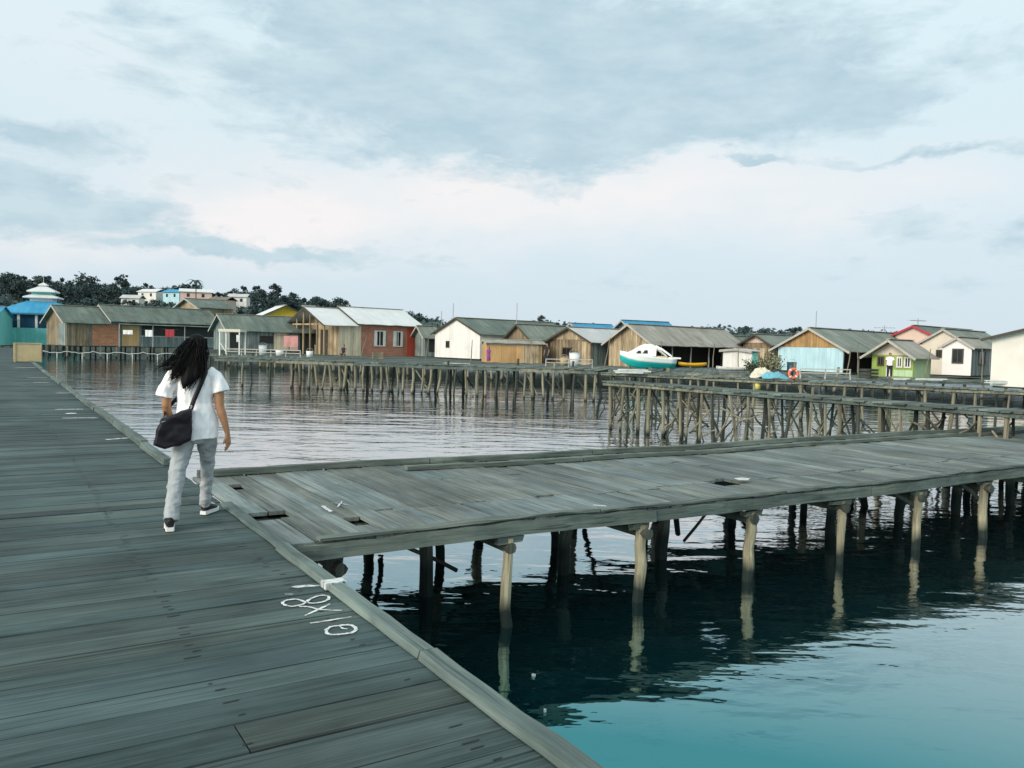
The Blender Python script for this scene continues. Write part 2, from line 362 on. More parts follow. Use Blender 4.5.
# ------------------------------------------------------------------ main boardwalk (runs along +Y)
WX0, WX1 = -1.95, 1.88
PY0, PY1 = 6.12, 9.66          # the side pier joins between these
def spline(P, m=6):
    out = []; n = len(P); closed = (P[0] - P[-1]).length < 1e-4
    g = lambda j: P[j % (n - 1)] if closed else P[max(0, min(n - 1, j))]
    for i in range(n - 1):
        p0, p1, p2, p3 = g(i - 1), g(i), g(i + 1), g(i + 2)
        for k in range(m):
            f = k / m; out.append(.5 * ((2 * p1) + (p2 - p0) * f + (2 * p0 - 5 * p1 + 4 * p2 - p3) * f * f + (3 * p1 - p0 - 3 * p2 + p3) * f ** 3))
    return out + [P[-1]]
def stroke(pts, wpx, z, name, parent, rootloc, wear=.25, kerb=0):
    """one brushed paint line on a deck; pts are points on the deck plane, w in metres"""
    bm = BM(); P = []
    if len(pts) > 3: pts = spline(pts)
    for a, b in zip(pts, pts[1:]):
        n = max(1, int((b - a).length / .03))
        for i in range(n): P.append(a.lerp(b, i / n))
    P.append(pts[-1]); prev = None
    for i, p in enumerate(P):
        t = (P[min(i + 1, len(P) - 1)] - P[max(i - 1, 0)]); t.z = 0; t.normalize(); s = Vector((-t.y, t.x, 0))
        w = wpx / 2.9 * (1 + random.uniform(-wear, wear)) * (.55 if i in (0, len(P) - 1) else 1)
        o = s * random.uniform(-.1, .1) * wpx
        cur = [bm.verts.new(Vector((p.x, p.y, z)) + s * w + o - rootloc), bm.verts.new(Vector((p.x, p.y, z)) - s * w + o - rootloc)]
        if prev: bm.faces.new((prev[0], prev[1], cur[1], cur[0]))
        prev = cur
    return obj(name, bm, M['mark'], parent)

def boardwalk():
    root = thing('boardwalk', 'long wide plank boardwalk in the foreground running away beside the water', 'boardwalk', (0, 0, DECK))
    bm = BM(); y = -5.0
    while y < 92:
        w = random.uniform(.15, .30) if y < 40 else random.uniform(.25, .4)
        g = random.choice((.004, .006, .008, .010, .014, .018)) if y < 30 else .008
        x0, x1 = WX0 + random.uniform(-.06, .03), WX1 - random.uniform(.02, .05)
        dz = random.uniform(-.003, .003); tilt = random.uniform(-.002, .002); sk = random.uniform(-.012, .012)
        cuts = [x0, x1]
        if random.random() < .3: cuts.insert(1, random.choice((-1.1, -.1, .85)) + random.uniform(-.02, .02))
        for a, b in zip(cuts, cuts[1:]):
            n = 5 if y < 14 else 1; e = random.uniform(-.0015, .0015)
            rows = []
            for i in range(n + 1):
                f = i / n; x = a + (b - a) * f - (.006 if (b < x1 and i == n) else 0)
                wob = lambda: random.uniform(-.003, .003) if y < 14 else 0
                zz = dz + e + tilt * (f - .5); yy = sk * (x - x0) / 3.8
                rows.append([bm.verts.new((x, y + yy + wob(), zz - .035)), bm.verts.new((x, y + yy + w - g + wob(), zz - .035)),
                             bm.verts.new((x, y + yy + w - g + wob(), zz)), bm.verts.new((x, y + yy + wob(), zz))])
            for A, B in zip(rows, rows[1:]):
                for k in range(4): bm.faces.new((A[k], A[(k + 1) % 4], B[(k + 1) % 4], B[k]))
            bm.faces.new(rows[0][::-1]); bm.faces.new(rows[-1])
        if 0 < y < 13:
            for jx in (-1.1, -.12, .86, 1.62):
                for q in (.28, .72):
                    if random.random() < .75:
                        X, Y = jx + random.uniform(-.03, .03), y + w * q + random.uniform(-.02, .02)
                        l, k = random.uniform(.008, .045), random.uniform(.004, .007)
                        quad(bm, (X - l, Y - k, dz + .0042), (X + l * .8, Y - k * .6, dz + .0042), (X + l, Y + k, dz + .0042), (X - l * .9, Y + k * .8, dz + .0042), mi=1)
        y += w
    obj('deck', bm, [M['deck'], M['nail']], root)
    # kerb timbers along the water side, in lengths, open at the side pier
    def kerb(y0, y1, wd=.12, h=.05, x=1.83, dx=0):
        wd *= .88; b = BM(); n = max(2, int((y1 - y0) / .25)); rows = []
        for i in range(n + 1):
            f = i / n; yy = y0 + (y1 - y0) * f; xx = x + dx * f + random.uniform(-.005, .005); hh = h + random.uniform(-.006, .004)
            rows.append([b.verts.new((xx - wd / 2, yy, .008)), b.verts.new((xx + wd / 2 + random.uniform(-.008, .008), yy, .008)), b.verts.new((xx + wd / 2 - .012, yy, hh)), b.verts.new((xx - wd / 2 + .012, yy, hh))])
        for A, B in zip(rows, rows[1:]):
            for k in range(4): b.faces.new((A[k], A[(k + 1) % 4], B[(k + 1) % 4], B[k]))
        b.faces.new(rows[0]); b.faces.new(rows[-1][::-1])
        obj('kerb', b, M['kerb'], root)
    kerb(-5, 1.2); kerb(1.21, 3.62, .13); kerb(3.64, 6.05, .12); kerb(6.06, 7.9, .13, .03, 1.86)
    yy = 10.6
    for l in (1.9, 3.2, 3.0, 4.0, 5.5, 5.0, 6, 8, 9, 10, 10, 12):
        kerb(yy, yy + l - .06, .13, .075 + random.uniform(-.01, .02), 1.82 + random.uniform(-.02, .02)); yy += l
    # joists and bearers below, posts along the water edge
    for jx in (-1.7, -.7, .3, 1.3, 1.72):
        b = BM(); box(b, jx - .05, jx + .05, -5, 91, -.21, -.06); obj('joist_or_hole_backing', b, M['postdark'], root)
    b = BM(); box(b, 1.80, 1.85, -5, 91, -.19, -.045); obj('fascia', b, M['kerb'], root)
    yy = -3.6
    while yy < 90:
        b = BM(); pole(b, (1.62, yy, -2.4), (1.66 + random.uniform(-.03, .03), yy + random.uniform(-.05, .05), -.07), .09, .085); obj('post', b, M['postdark'], root)
        b = BM(); pole(b, (-1.6, yy, -2.4), (-1.6, yy, -.07), .09, .085, 6); obj('post', b, M['postdark'], root)
        yy += 2.4 if yy < 20 else 5.5
    # painted distance figures and ticks
    O = Vector((0, 0, 0)) + Vector((0, 0, DECK)); zt = DECK + .0052
    def z3(*p): return [on(250 + x / 6.827, 560 + y / 6.827) for x, y in p]
    stroke(z3((285, 190), (360, 184), (480, 178)), .045, zt, 'painted_figure', root, O, .5)
    stroke(z3((240, 238), (295, 238)), .02, zt, 'painted_figure', root, O, .6)
    stroke(z3((390, 292), (340, 313), (270, 320), (222, 300), (250, 280), (320, 273), (375, 290), (430, 300), (500, 290), (540, 268), (530, 250), (480, 248), (420, 266), (385, 290)), .026, zt, 'painted_figure', root, O)
    stroke(z3((375, 385), (460, 345), (548, 305)), .028, zt, 'painted_figure', root, O); stroke(z3((335, 325), (400, 325), (480, 345), (630, 350)), .022, zt + .001, 'painted_figure', root, O)
    stroke(z3((410, 437), (550, 416), (690, 392)), .03, zt, 'painted_figure', root, O)
    stroke(z3((520, 490), (545, 514), (620, 512), (700, 500), (722, 475), (690, 450), (610, 452), (545, 465), (520, 490)), .028, zt, 'painted_figure', root, O)
    stroke(z3((612, 458), (636, 475), (665, 478)), .02, zt + .001, 'painted_figure', root, O)
    p = on(321, 582, DECK + .055)
    b = BM(); box(b, 1.762, 1.898, p.y - .045, p.y + .045, .012, .0535); obj('painted_band', b, M['mark'], root)
    for a in ([(106, 440), (131, 438)], [(62, 418.3), (98, 418)], [(55, 409.6), (83, 409.3)], [(56, 393.2), (73, 393)], [(33, 382.6), (50, 382.4)], [(27, 378), (47, 377.8)], [(15, 368), (36, 367.5)]):
        q = [on(*k) for k in a]; d = (q[0] - Vector((0, 0, EYE))).length
        stroke(q, .05 + .004 * d, zt, 'painted_tick', root, O)
    q = on(71, 414); b = BM(); lathe(b, [(.10, .011), (.10, .0135)], 12, (q.x, q.y, 0)); obj('painted_tick', b, M['mark'], root)
boardwalk()

# ------------------------------------------------------------------ side pier (runs along +X)
def pier():
    root = thing('pier', 'weathered grey side pier on pale round posts branching off the boardwalk', 'pier', (1.9, PY0, 0))
    X0 = 1.90; ox, oy = X0, PY0
    def sag(x): return .011 * math.sin(x * .55) + .007 * math.sin(x * 1.7 + 1) - .0015 * x
    bm = BM(); x = X0
    holes = [on(262, 516), on(727, 481)]
    slots = [(on(365, 520), .13), (on(232, 487), .05)]
    while x < 31:
        w = random.uniform(.14, .24); g = random.choice((.004, .006, .01, .014))
        z0 = DECK + sag(x)
        def plank(y0, y1, dz=0):
            n = 4 if x < 14 else 1; rows = []; sk = random.uniform(-.02, .02); z1 = dz + random.uniform(-.006, .006); z2 = dz + random.uniform(-.006, .006)
            for i in range(n + 1):
                f = i / n; yy = y0 + (y1 - y0) * f; wb = lambda: random.uniform(-.004, .004)
                z = z0 + z1 + (z2 - z1) * f
                rows.append([bm.verts.new((x + sk * f - ox + wb(), yy - oy, z - .035)), bm.verts.new((x + w - g + sk * f - ox + wb(), yy - oy, z - .035)), bm.verts.new((x + w - g + sk * f - ox + wb(), yy - oy, z)), bm.verts.new((x + sk * f - ox + wb(), yy - oy, z))])
            for A, B in zip(rows, rows[1:]):
                for k in range(4): bm.faces.new((A[k], A[(k + 1) % 4], B[(k + 1) % 4], B[k]))
            bm.faces.new(rows[0]); bm.faces.new(rows[-1][::-1])
        segs = [(PY0 + random.uniform(.03, .07), PY1 - random.uniform(.0, .02))]
        if x > 2.9: 
            c = 7.02 + random.uniform(-.05, .05); segs = [(segs[0][0], c - .008), (c + .012, segs[0][1])]
            if random.random() < .25: k = random.uniform(8.0, 8.6); segs = [segs[0], (segs[1][0], k - .006), (k + .006, segs[1][1])]
        for h, (rx, ry) in zip(holes, ((.22, .22), (.18, .22))):
            if abs(x + w / 2 - h.x) < rx:
                rr = ry * random.uniform(.6, 1.1); new = []
                for a, b in segs:
                    if a < h.y - rr and b > h.y + rr: new += [(a, h.y - rr), (h.y + rr, b)]
                    elif a < h.y - rr < b: new.append((a, h.y - rr))
                    elif a < h.y + rr < b: new.append((h.y + rr, b))
                    elif b < h.y - rr or a > h.y + rr: new.append((a, b))
                segs = new
        for h, rr in slots:
            if x <= h.x < x + w:
                new = []
                for a, b in segs:
                    if a < h.y - .16 and b > h.y + .16: new += [(a, h.y - .16), (h.y + .16, b)]
                    elif a < h.y < b: new += [(max(a, h.y + .16), b)] if h.y - a < .3 else [(a, h.y - .16)]
                    else: new.append((a, b))
                segs = [s for s in new if s[1] - s[0] > .08]
        for a, b in segs: plank(a, b, random.uniform(-.004, .006))
        x += w
    obj('deck', bm, M['pierdeck'], root)
    def rail(name, y, x0, x1, wd, z0, z1, mat='railx', jit=.006):
        xx = x0
        while xx < x1 - .1:
            l = min(random.uniform(2.6, 4.2), x1 - xx); b = BM(); rows = []; n = max(2, int(l / .22))
            for i in range(n + 1):
                q = xx + (l - .015) * i / n; s = DECK + sag(q); j = lambda: random.uniform(-jit, jit)
                rows.append([b.verts.new((q - ox, y - wd / 2 - oy + j(), s + z0)), b.verts.new((q - ox, y + wd / 2 - oy + j(), s + z0)), b.verts.new((q - ox, y + wd / 2 - oy + j(), s + z1 + j())), b.verts.new((q - ox, y - wd / 2 - oy + j(), s + z1 + j()))])
            for A, B in zip(rows, rows[1:]):
                for k in range(4): b.faces.new((A[k], A[(k + 1) % 4], B[(k + 1) % 4], B[k]))
            b.faces.new(rows[0]); b.faces.new(rows[-1][::-1])
            obj(name, b, M[mat], root); xx += l
    rail('fascia', PY0 + .035, X0 + .02, 30.5, .05, -.135, -.012, 'railx', .012)
    rail('edge_strip', PY0 + .06, X0 + .25, 30.5, .10, .010, .030, 'railx', .01)
    rail('kerb', PY1 - .06, X0 + .05, 30.5, .11, .010, .075)
    rail('kerb', PY1 - .55, 4.25, 30.5, .10, .012, .062)
    rail('joist_or_hole_backing', PY0 + 1.15, X0 + .05, 3.9, 1.7, -.13, -.07, 'postdark'); rail('joist_or_hole_backing', PY0 + 1.2, 3.92, 30.5, .08, -.20, -.06, 'postdark'); rail('joist_or_hole_backing', PY0 + 2.3, X0 + .05, 30.5, .08, -.20, -.06, 'postdark'); rail('joist_or_hole_backing', PY1 - .1, X0 + .05, 30.5, .08, -.20, -.06, 'postdark')  # first run is a wide dark board added to blacken the deck hole
    def P(name, p, q, r0, r1, mat, seg=10, bend=.02):
        b = BM(); pole(b, Vector(p) - Vector((ox, oy, 0)), Vector(q) - Vector((ox, oy, 0)), r0, r1, seg, bend); obj(name, b, M[mat], root)
    k = 0; x = 2.34
    while x < 30:
        zt = DECK + sag(x)
        near = k > 0
        lean = random.uniform(-.07, .05)
        if near:
            P('post', (x - .10 + lean, PY0 + .02, -1.5), (x + .02, PY0 + .10, zt - .17), .050 + random.uniform(-.008, .012), .052 + random.uniform(-.008, .010), 'post', 11, .013)
            b = BM(); c0 = Vector((x + .02 - random.uniform(.08, .2) - ox, PY0 + .10 - oy, zt - .185)); c1 = Vector((x + .02 + random.uniform(.07, .16) - ox, PY0 + .10 - oy, zt - .185)); beam(b, c0, c1, .07, .055 + random.uniform(-.01, .015))
            for q in b.verts: q.co += Vector((random.uniform(-.02, .02), random.uniform(-.012, .012), random.uniform(-.018, .012)))
            obj('cap', b, M['railx'], root)
            if random.random() < .6: sx = random.choice((-1, 1)); P('brace', (x + .02, PY0 + .16, zt - .36 - random.uniform(0, .12)), (x + .02 + sx * random.uniform(.3, .5), PY0 + .2, zt - .17), .03, .026, 'postdark', 7)
        else: P('post', (x, PY0 + .25, -1.5), (x, PY0 + .25, zt - .17), .075, .08, 'postdark')
        P('bearer', (x + .02, PY0 + random.uniform(-.02, .04) if near else PY0 + .1, zt - .255), (x + random.uniform(-.1, .1), PY1 + .08, zt - .255), .055, .05, 'postdark', 8)
        P('post', (x - .25 + random.uniform(-.25, .25), PY0 + 1.25, -1.5), (x - .2 + random.uniform(-.1, .1), PY0 + 1.2, zt - .2), .065, .07, 'postdark')
        if random.random() < .7: P('post', (x + .45 + random.uniform(-.2, .2), PY0 + 2.2, -1.5), (x + .5 + random.uniform(-.1, .1), PY0 + 2.3, zt - .2), .055, .06, random.choice(('postdark', 'post')))
        P('post', (x + random.uniform(-.15, .15), PY1 - .25, -1.5), (x + .02, PY1 - .2, zt - .2), .06, .065, random.choice(('postdark', 'post', 'postdark')))
        if k > 0 and random.random() < .6: P('brace', (x + .1, PY0 + 1.2, zt - .75), (x + random.choice((-.9, .9)), PY0 + 1.25, zt - .2), .022, .02, 'postdark', 6)
        if k % 2 == 1: P('brace', (x + .15, PY1 - .3, .12), (x - .5, PY1 - 1.6, zt - .2), .035, .03, 'postdark', 7)
        if k % 3 == 0: P('brace', (x + .1, PY0 + 1.3, .25), (x + .75, PY0 + 2.2, zt - .2), .035, .03, 'postdark', 7)
        x += 1.565; k += 1
    O = Vector((ox, oy, 0)); z = DECK + .022
    def cz(*p): return [on(*q) for q in p]
    for pts, w in ((cz((322, 508), (331, 514)), .055), (cz((331, 505), (340, 505.6), (348.5, 507)), .022), (cz((337.5, 509), (342, 503.4)), .022), (cz((593, 507), (606, 508)), .05)):
        stroke(pts, w, z, 'painted_mark', root, O)
    q = on(741, 482); b = BM()
    vs = [(-.09, -.05), (.02, -.09), (.12, -.03), (.08, .07), (-.05, .06)]
    top = [b.verts.new((q.x + a - ox, q.y + c - oy, z + .014 + random.uniform(0, .02))) for a, c in vs]; bot = [b.verts.new((v.co.x, v.co.y, v.co.z - .004)) for v in top]
    b.faces.new(top); b.faces.new(bot[::-1])
    for i in range(5): b.faces.new((top[i], bot[i], bot[(i + 1) % 5], top[(i + 1) % 5]))
    o = obj('paper_scrap', b, M['plank_white']); o.location = (ox, oy, 0); tag(o, 'crumpled white paper scrap by the hole in the grey pier', 'paper')
pier()

# ------------------------------------------------------------------ jetties in the bay
def jetty(name, label, a, b, width, z, spacing, deckw=.22, rows=2, mats=('fpost', 'fdark'), brace=.3, tangle=0, r=.07, skip=0, fas=.14, maxposts=96, away=True, backspace=None, cat='jetty', dmat='jdeck', second=None, group=None):
    """plank jetty from a to b (front edge), reaching 'width' metres away from the camera"""
    a, b = Vector(a), Vector(b); t = (b - a); L = t.length; t.normalize(); n = Vector((-t.y, t.x, 0))
    root = thing(name, label, cat, (a.x, a.y, 0), math.atan2(t.y, t.x), group)
    bm = BM(); x = 0
    while x < L:
        w = deckw * random.uniform(.7, 1.4); q0, q1 = random.uniform(-.12, .05), width + random.uniform(-.1, .1)
        if random.random() > .02: box(bm, x, x + w - .02, q0, q1, z - .035 + random.uniform(-.012, .0), z + random.uniform(-.012, .012))
        x += w
    obj('deck', bm, M[dmat], root)
    x = 0
    while x < L - .2:
        l = min(random.uniform(3, 5), L - x); bm = BM(); beam(bm, (x, .02, z - .06 - fas / 2 + random.uniform(-.02, .02)), (x + l - .02, .02, z - .06 - fas / 2 + random.uniform(-.02, .02)), .05, fas); obj('beam', bm, M['fpost'] if random.random() < .4 else M['jdeck'], root)
        bm = BM(); beam(bm, (x, width - .1, z - .13), (x + l - .02, width - .1, z - .13), .06, .14); obj('beam', bm, M['fdark'], root); x += l
    cnt = 0
    ys = [(.10, spacing)] + ([(width - .15, backspace or spacing * 1.3)] if rows > 1 else []) + ([(width * .5, (backspace or spacing) * 1.5)] if rows > 2 else [])
    for yy, sp in ys:
        x = .1 + random.uniform(0, sp / 2)
        while x < L and cnt < maxposts:
            s = sp * (2.6 if x < skip else 1)
            bm = BM(); rr = r * random.uniform(.7, 1.25); ln = random.gauss(0, .07)
            top = z - .06 + (random.uniform(.05, .7) if random.random() < .06 else 0)
            pole(bm, (x + ln * 2, yy + random.uniform(-.1, .1), -1.2), (x - ln * .5, yy, top), rr * 1.05, rr, 6, .035)
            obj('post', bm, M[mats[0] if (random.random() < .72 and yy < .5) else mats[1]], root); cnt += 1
            if random.random() < brace and x > skip:
                bm = BM(); d = random.choice((-1, 1)) * random.uniform(.5, 1.2) * min(1.6, max(.8, spacing)); pole(bm, (x + d, yy + .08, random.uniform(-.2, .3)), (x, yy + .08, z - random.uniform(.1, .5)), rr * .6, rr * .55, 6, .03)
                obj('brace', bm, M[random.choice(mats)], root)
            for _ in range(tangle if random.random() < .75 else 0):
                bm = BM(); c = Vector((x + random.uniform(-.5, .5), yy + random.uniform(-.3, .4), random.uniform(.1, z - .3))); an = random.uniform(.3, 1.2) * random.choice((-1, 1)); l = random.uniform(.4, .95)
                dv = Vector((math.cos(an), 0, math.sin(an) if an > 0 else -math.sin(an))) * l; dv.x *= random.choice((-1, 1))
                pole(bm, c - dv * .5, c + dv * .5, rr * .6, rr * .4, 6, .06); obj('brace', bm, M[mats[1] if random.random() < .65 else mats[0]], root)
            x += s * random.uniform(.65, 1.35)
    return root
JW = jetty('jetty', 'long jetty crowded with closely set pale posts in the middle of the bay', at(214, 43.5), at(598, 38), 3.0, 1.45, .46, rows=2, brace=.34, r=.065, skip=4.0, backspace=1.0)
JE = jetty('jetty', 'narrow jetty carrying the orange life ring, behind the cross-braced jetty', at(601, 35), at(1120, 25.3), 1.0, 1.45, .85, rows=2, brace=.25, r=.045, fas=.08)
J2 = jetty('jetty', 'nearest cross-braced jetty of tangled posts on the right of the bay', at(603, 25.5), at(1130, 14.6), 1.0, 1.47, .52, rows=2, brace=.95, tangle=2, r=.046, fas=.07)
PZ = 1.0
PW = jetty('platform', 'low plank platform on stilts before the brick house and the green roofed hut', at(200, 74), at(432, 60), 22, PZ, .9, .3, rows=1, brace=.1, cat='platform', r=.09)
PE = jetty('platform', 'low plank platform on stilts under the white, wooden and green houses', at(434, 58), at(1160, 47.5), 24, PZ, .95, .3, rows=1, brace=.15, cat='platform', r=.08)

# ------------------------------------------------------------------ houses over the water
M['r_green'] = sheet_roof('mossy_sheet_roof', (.055, .085, .070), (.175, .215, .175), .5, (.07, .06, .042))
M['r_green2'] = sheet_roof('faded_green_sheet_roof', (.10, .13, .105), (.27, .30, .25), .5, (.11, .08, .055))
M['r_white'] = sheet_roof('bright_zinc_roof', (.60, .63, .62), (.74, .76, .74), .15, (.36, .36, .33), .5)
M['r_grey'] = sheet_roof('pale_zinc_roof', (.40, .42, .42), (.58, .59, .57), .35, (.26, .23, .2), .6)
M['r_brown'] = sheet_roof('weathered_grey_roof', (.20, .195, .16), (.42, .40, .34), .55, (.14, .10, .07))
M['r_blue'] = sheet_roof('blue_sheet_roof', (.02, .22, .40), (.05, .34, .55), .15, (.05, .16, .25))
M['r_rust'] = sheet_roof('rusty_sheet_roof', (.12, .10, .075), (.22, .19, .14), .5, (.13, .07, .04))
M['w_brown'] = boards('brown_board_wall', (.12, .085, .05), (.33, .26, .16), .2, .6)
M['w_tan'] = boards('raw_timber_board_wall', (.19, .145, .085), (.56, .45, .29), .24, .7, dirt=.5)
M['w_orange'] = boards('fresh_timber_gable', (.28, .16, .06), (.50, .32, .14), .22, .4, dirt=.3)
M['w_cream'] = boards('cream_board_wall', (.50, .44, .31), (.68, .61, .46), .3, .3, dirt=.25, grainy=False)
M['w_white'] = boards('white_board_wall', (.66, .66, .61), (.80, .79, .74), .35, .15, dirt=.2, grainy=False)
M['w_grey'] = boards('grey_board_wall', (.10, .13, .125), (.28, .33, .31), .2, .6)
M['w_blue'] = boards('pale_blue_board_wall', (.36, .56, .62), (.50, .70, .75), .3, .12, dirt=.2, grainy=False)
M['w_lime'] = boards('lime_green_wall', (.20, .30, .06), (.33, .43, .12), .5, .1, dirt=.25, grainy=False)
M['w_lime2'] = boards('pale_green_wall', (.40, .58, .34), (.52, .68, .42), .5, .1, dirt=.2, grainy=False)
M['w_yellow'] = paint('yellow_wall', (.72, .47, .04), (.6, .38, .05), .8)
M['w_red'] = boards('red_board_wall', (.42, .055, .03), (.58, .09, .05), .3, .25, dirt=.2, grainy=False)
M['w_turq'] = boards('turquoise_wall', (.12, .44, .40), (.20, .58, .52), .5, .2, dirt=.25, grainy=False)
M['w_dkblue'] = boards('deep_blue_wall', (.015, .07, .14), (.03, .12, .2), .5, .2)
M['w_plaster'] = paint('cream_plaster', (.66, .60, .50), (.52, .47, .38), .85, 1.2)
M['w_whiteplaster'] = paint('white_plaster', (.76, .75, .73), (.64, .62, .60), .85, 1.0, .5)
M['w_ivory'] = paint('ivory_plaster', (.68, .64, .57), (.56, .52, .46), .85, .9)
M['w_pink'] = paint('pale_pink_plaster', (.66, .50, .42), (.56, .42, .36), .85, 1.2)
M['ply_wall'] = boards('plywood_wall', (.44, .26, .11), (.60, .39, .18), 1.2, .25, dirt=.3, grainy=False)
M['brick'] = brick('red_brick', (.47, .17, .10), (.34, .13, .085), (.40, .30, .23))
M['brick2'] = brick('orange_brick', (.52, .19, .085), (.36, .13, .06), (.42, .3, .2))
M['trim_red'] = paint('crimson_trim', (.45, .03, .05))
M['trim_grey'] = paint('bleached_barge_board', (.42, .40, .35))

CA = {}
def house(name, label, pxA, pxB, pxC, dB, a, yb, ye, yr, wall, roof, gable=None, side=None, over=.35, overg=.45, zb=None, feats=(), sidewall=True, trim='trim_grey', cat='house', stilts=False, l=None, frontwall=True, rsec=None, back=True, group=None):
    """gable face A-B (left, seen obliquely), side face B-C; a = turn of the side away from the image plane (deg).
    pixel columns fix the plan at distance dB, pixel rows the heights of base, eave and ridge"""
    ang = R_(a); s = (math.cos(ang), math.sin(ang)); t = (-math.sin(ang), math.cos(ang))
    bx, by = (pxB - 512) / F_PX * dB, dB
    def solve(px, dv): k = (px - 512) / F_PX; return (k * by - bx) / (dv[0] - k * dv[1])
    w = solve(pxA, t); l = l or solve(pxC, s)
    dmid = by + t[1] * w / 2
    zb = zat(pxB, yb, dB) if zb is None else zb
    H = zat(pxB, ye, dB) - zb; pr = 512 + F_PX * (bx + t[0] * w / 2) / dmid
    RZ = zat(pr, yr, dmid) - zb
    root = thing(name, label, cat, at(pxB, dB, zb), ang - PSI, group)
    G = M[gable or wall]; S = M[side or wall]; th = .07
    eo = 0.0
    if frontwall:
        bm = BM()
        v0 = [(0, 0, -.05), (0, w, -.05), (0, w, H), (0, w / 2, RZ - .03), (0, 0, H)]
        A = [bm.verts.new(v) for v in v0]; B = [bm.verts.new((th, v[1], v[2])) for v in v0]
        bm.faces.new(A); bm.faces.new(B[::-1])
        for i in range(5): bm.faces.new((A[i], B[i], B[(i + 1) % 5], A[(i + 1) % 5]))
        obj('gable_wall', bm, G, root)
    if sidewall:
        bm = BM(); box(bm, th + .003, l - th - .003, 0, th, -.05, H); obj('side_wall', bm, S, root)
    else:
        bm = BM(); box(bm, th + .003, l - th - .003, min(2.2, w * .6), min(2.2, w * .6) + th, -.05, H); obj('inner_wall', bm, M['int_shade'], root)  # back wall coloured near-black to carry the shade of the open side
        n = max(2, int(l / 2.2))
        for i in range(n + 1):
            bm = BM(); x = .1 + (l - .2) * i / n; pole(bm, (x, .05, -.05), (x, .05, H), .06, .06, 6); obj('post', bm, M['trim_grey'], root)
    if back:
        bm = BM(); box(bm, th + .003, l - th - .003, w - th, w, -.05, H); obj('side_wall', bm, S, root)
        bm = BM(); A = [bm.verts.new((l - th, y, z)) for y, z in ((0, -.05), (w, -.05), (w, H), (w / 2, RZ - .03), (0, H))]; B = [bm.verts.new(v.co + Vector((th, 0, 0))) for v in A]
        bm.faces.new(A); bm.faces.new(B[::-1])
        for i in range(5): bm.faces.new((A[i], B[i], B[(i + 1) % 5], A[(i + 1) % 5]))
        obj('gable_wall', bm, G, root)
    bm = BM(); box(bm, .1, l - .1, .1, w - .1, -.14, -.06); obj('floor', bm, M['fdark'], root)
    sl = (RZ - H) / (w / 2)
    def roofsec(x0, x1, dz, mat):
        bm = BM()
        for sgn in (0, 1):
            e = over; ze = H - e * sl + dz; prof = [(-e, ze), (w / 2 + .0, RZ + dz)]
            if sgn: prof = [(w + e, ze), (w / 2, RZ + dz)]
            n = max(2, int((x1 - x0) / .8)); rows = []
            for i in range(n + 1):
                x = x0 + (x1 - x0) * i / n; j = random.uniform(-.025, .025)
                rows.append([bm.verts.new((x, prof[0][0], prof[0][1] + j)), bm.verts.new((x, prof[1][0], prof[1][1] + .003 * sgn)), bm.verts.new((x, prof[1][0], prof[1][1] + .04 + .003 * sgn)), bm.verts.new((x, prof[0][0], prof[0][1] + .04 + j))])
            for P, Q in zip(rows, rows[1:]):
                for k in range(4): bm.faces.new((P[k], P[(k + 1) % 4], Q[(k + 1) % 4], Q[k]))
            bm.faces.new(rows[0]); bm.faces.new(rows[-1][::-1])
        o = obj('roof', bm, M[mat], root)
        rc = BM(); beam(rc, (x0 - .01, w / 2, RZ + dz + .065), (x1, w / 2, RZ + dz + .065), .3, .04); obj('ridge_cap', rc, M['trim_grey'], o)
        bb = BM()
        for y0 in (-over, w + over):
            beam(bb, (x0 - .02, y0, H - over * sl - .05 + dz), (x0 - .02, w / 2, RZ - .05 + dz), .03, .15)
        obj('barge_board', bb, M[trim], o)
    for x0f, x1f, dz, mat in (rsec or [(0, 1, 0, roof)]):
        roofsec(x0f * l - (overg if x0f == 0 else 0), x1f * l + (.3 if x1f == 1 else 0), dz, mat)
    def wp(face, u, v, out=0):
        if face == 'gable': return Vector((-out, u * w, v * H))
        return Vector((u * l, -out, v * H))
    for f in feats:
        k = f[0]
        if k == 'window':
            _, face, u0, u1, v0, v1, fm = f
            bm = BM(); p, q = wp(face, u0, v0), wp(face, u1, v1); fw = .09
            bars = []
            if face == 'gable':
                y0, y1, z0, z1 = p.y, q.y, p.z, q.z
                for (c0, c1, e0, e1) in ((y0, y1, z0, z0 + fw), (y0, y1, z1 - fw, z1), (y0, y0 + fw, z0 + fw, z1 - fw), (y1 - fw, y1, z0 + fw, z1 - fw), ((y0 + y1) / 2 - .03, (y0 + y1) / 2 + .03, z0 + fw, z1 - fw)): box(bm, -.06, .0, c0, c1, e0, e1)
                fr = obj('window', bm, M[fm], root); bm = BM(); box(bm, -.025, -.004, y0 + .02, y1 - .02, z0 + .02, z1 - .02)
            else:
                x0, x1, z0, z1 = p.x, q.x, p.z, q.z
                for (c0, c1, e0, e1) in ((x0, x1, z0, z0 + fw), (x0, x1, z1 - fw, z1), (x0, x0 + fw, z0 + fw, z1 - fw), (x1 - fw, x1, z0 + fw, z1 - fw), ((x0 + x1) / 2 - .03, (x0 + x1) / 2 + .03, z0 + fw, z1 - fw)): box(bm, c0, c1, -.06, 0, e0, e1)
                fr = obj('window', bm, M[fm], root); bm = BM(); box(bm, x0 + .02, x1 - .02, -.025, -.004, z0 + .02, z1 - .02)
            obj('pane', bm, M['glass'], fr)
        elif k in ('door', 'panel', 'shutter', 'shade_panel', 'sill_board'):
            _, face, u0, u1, v0, v1, fm = f
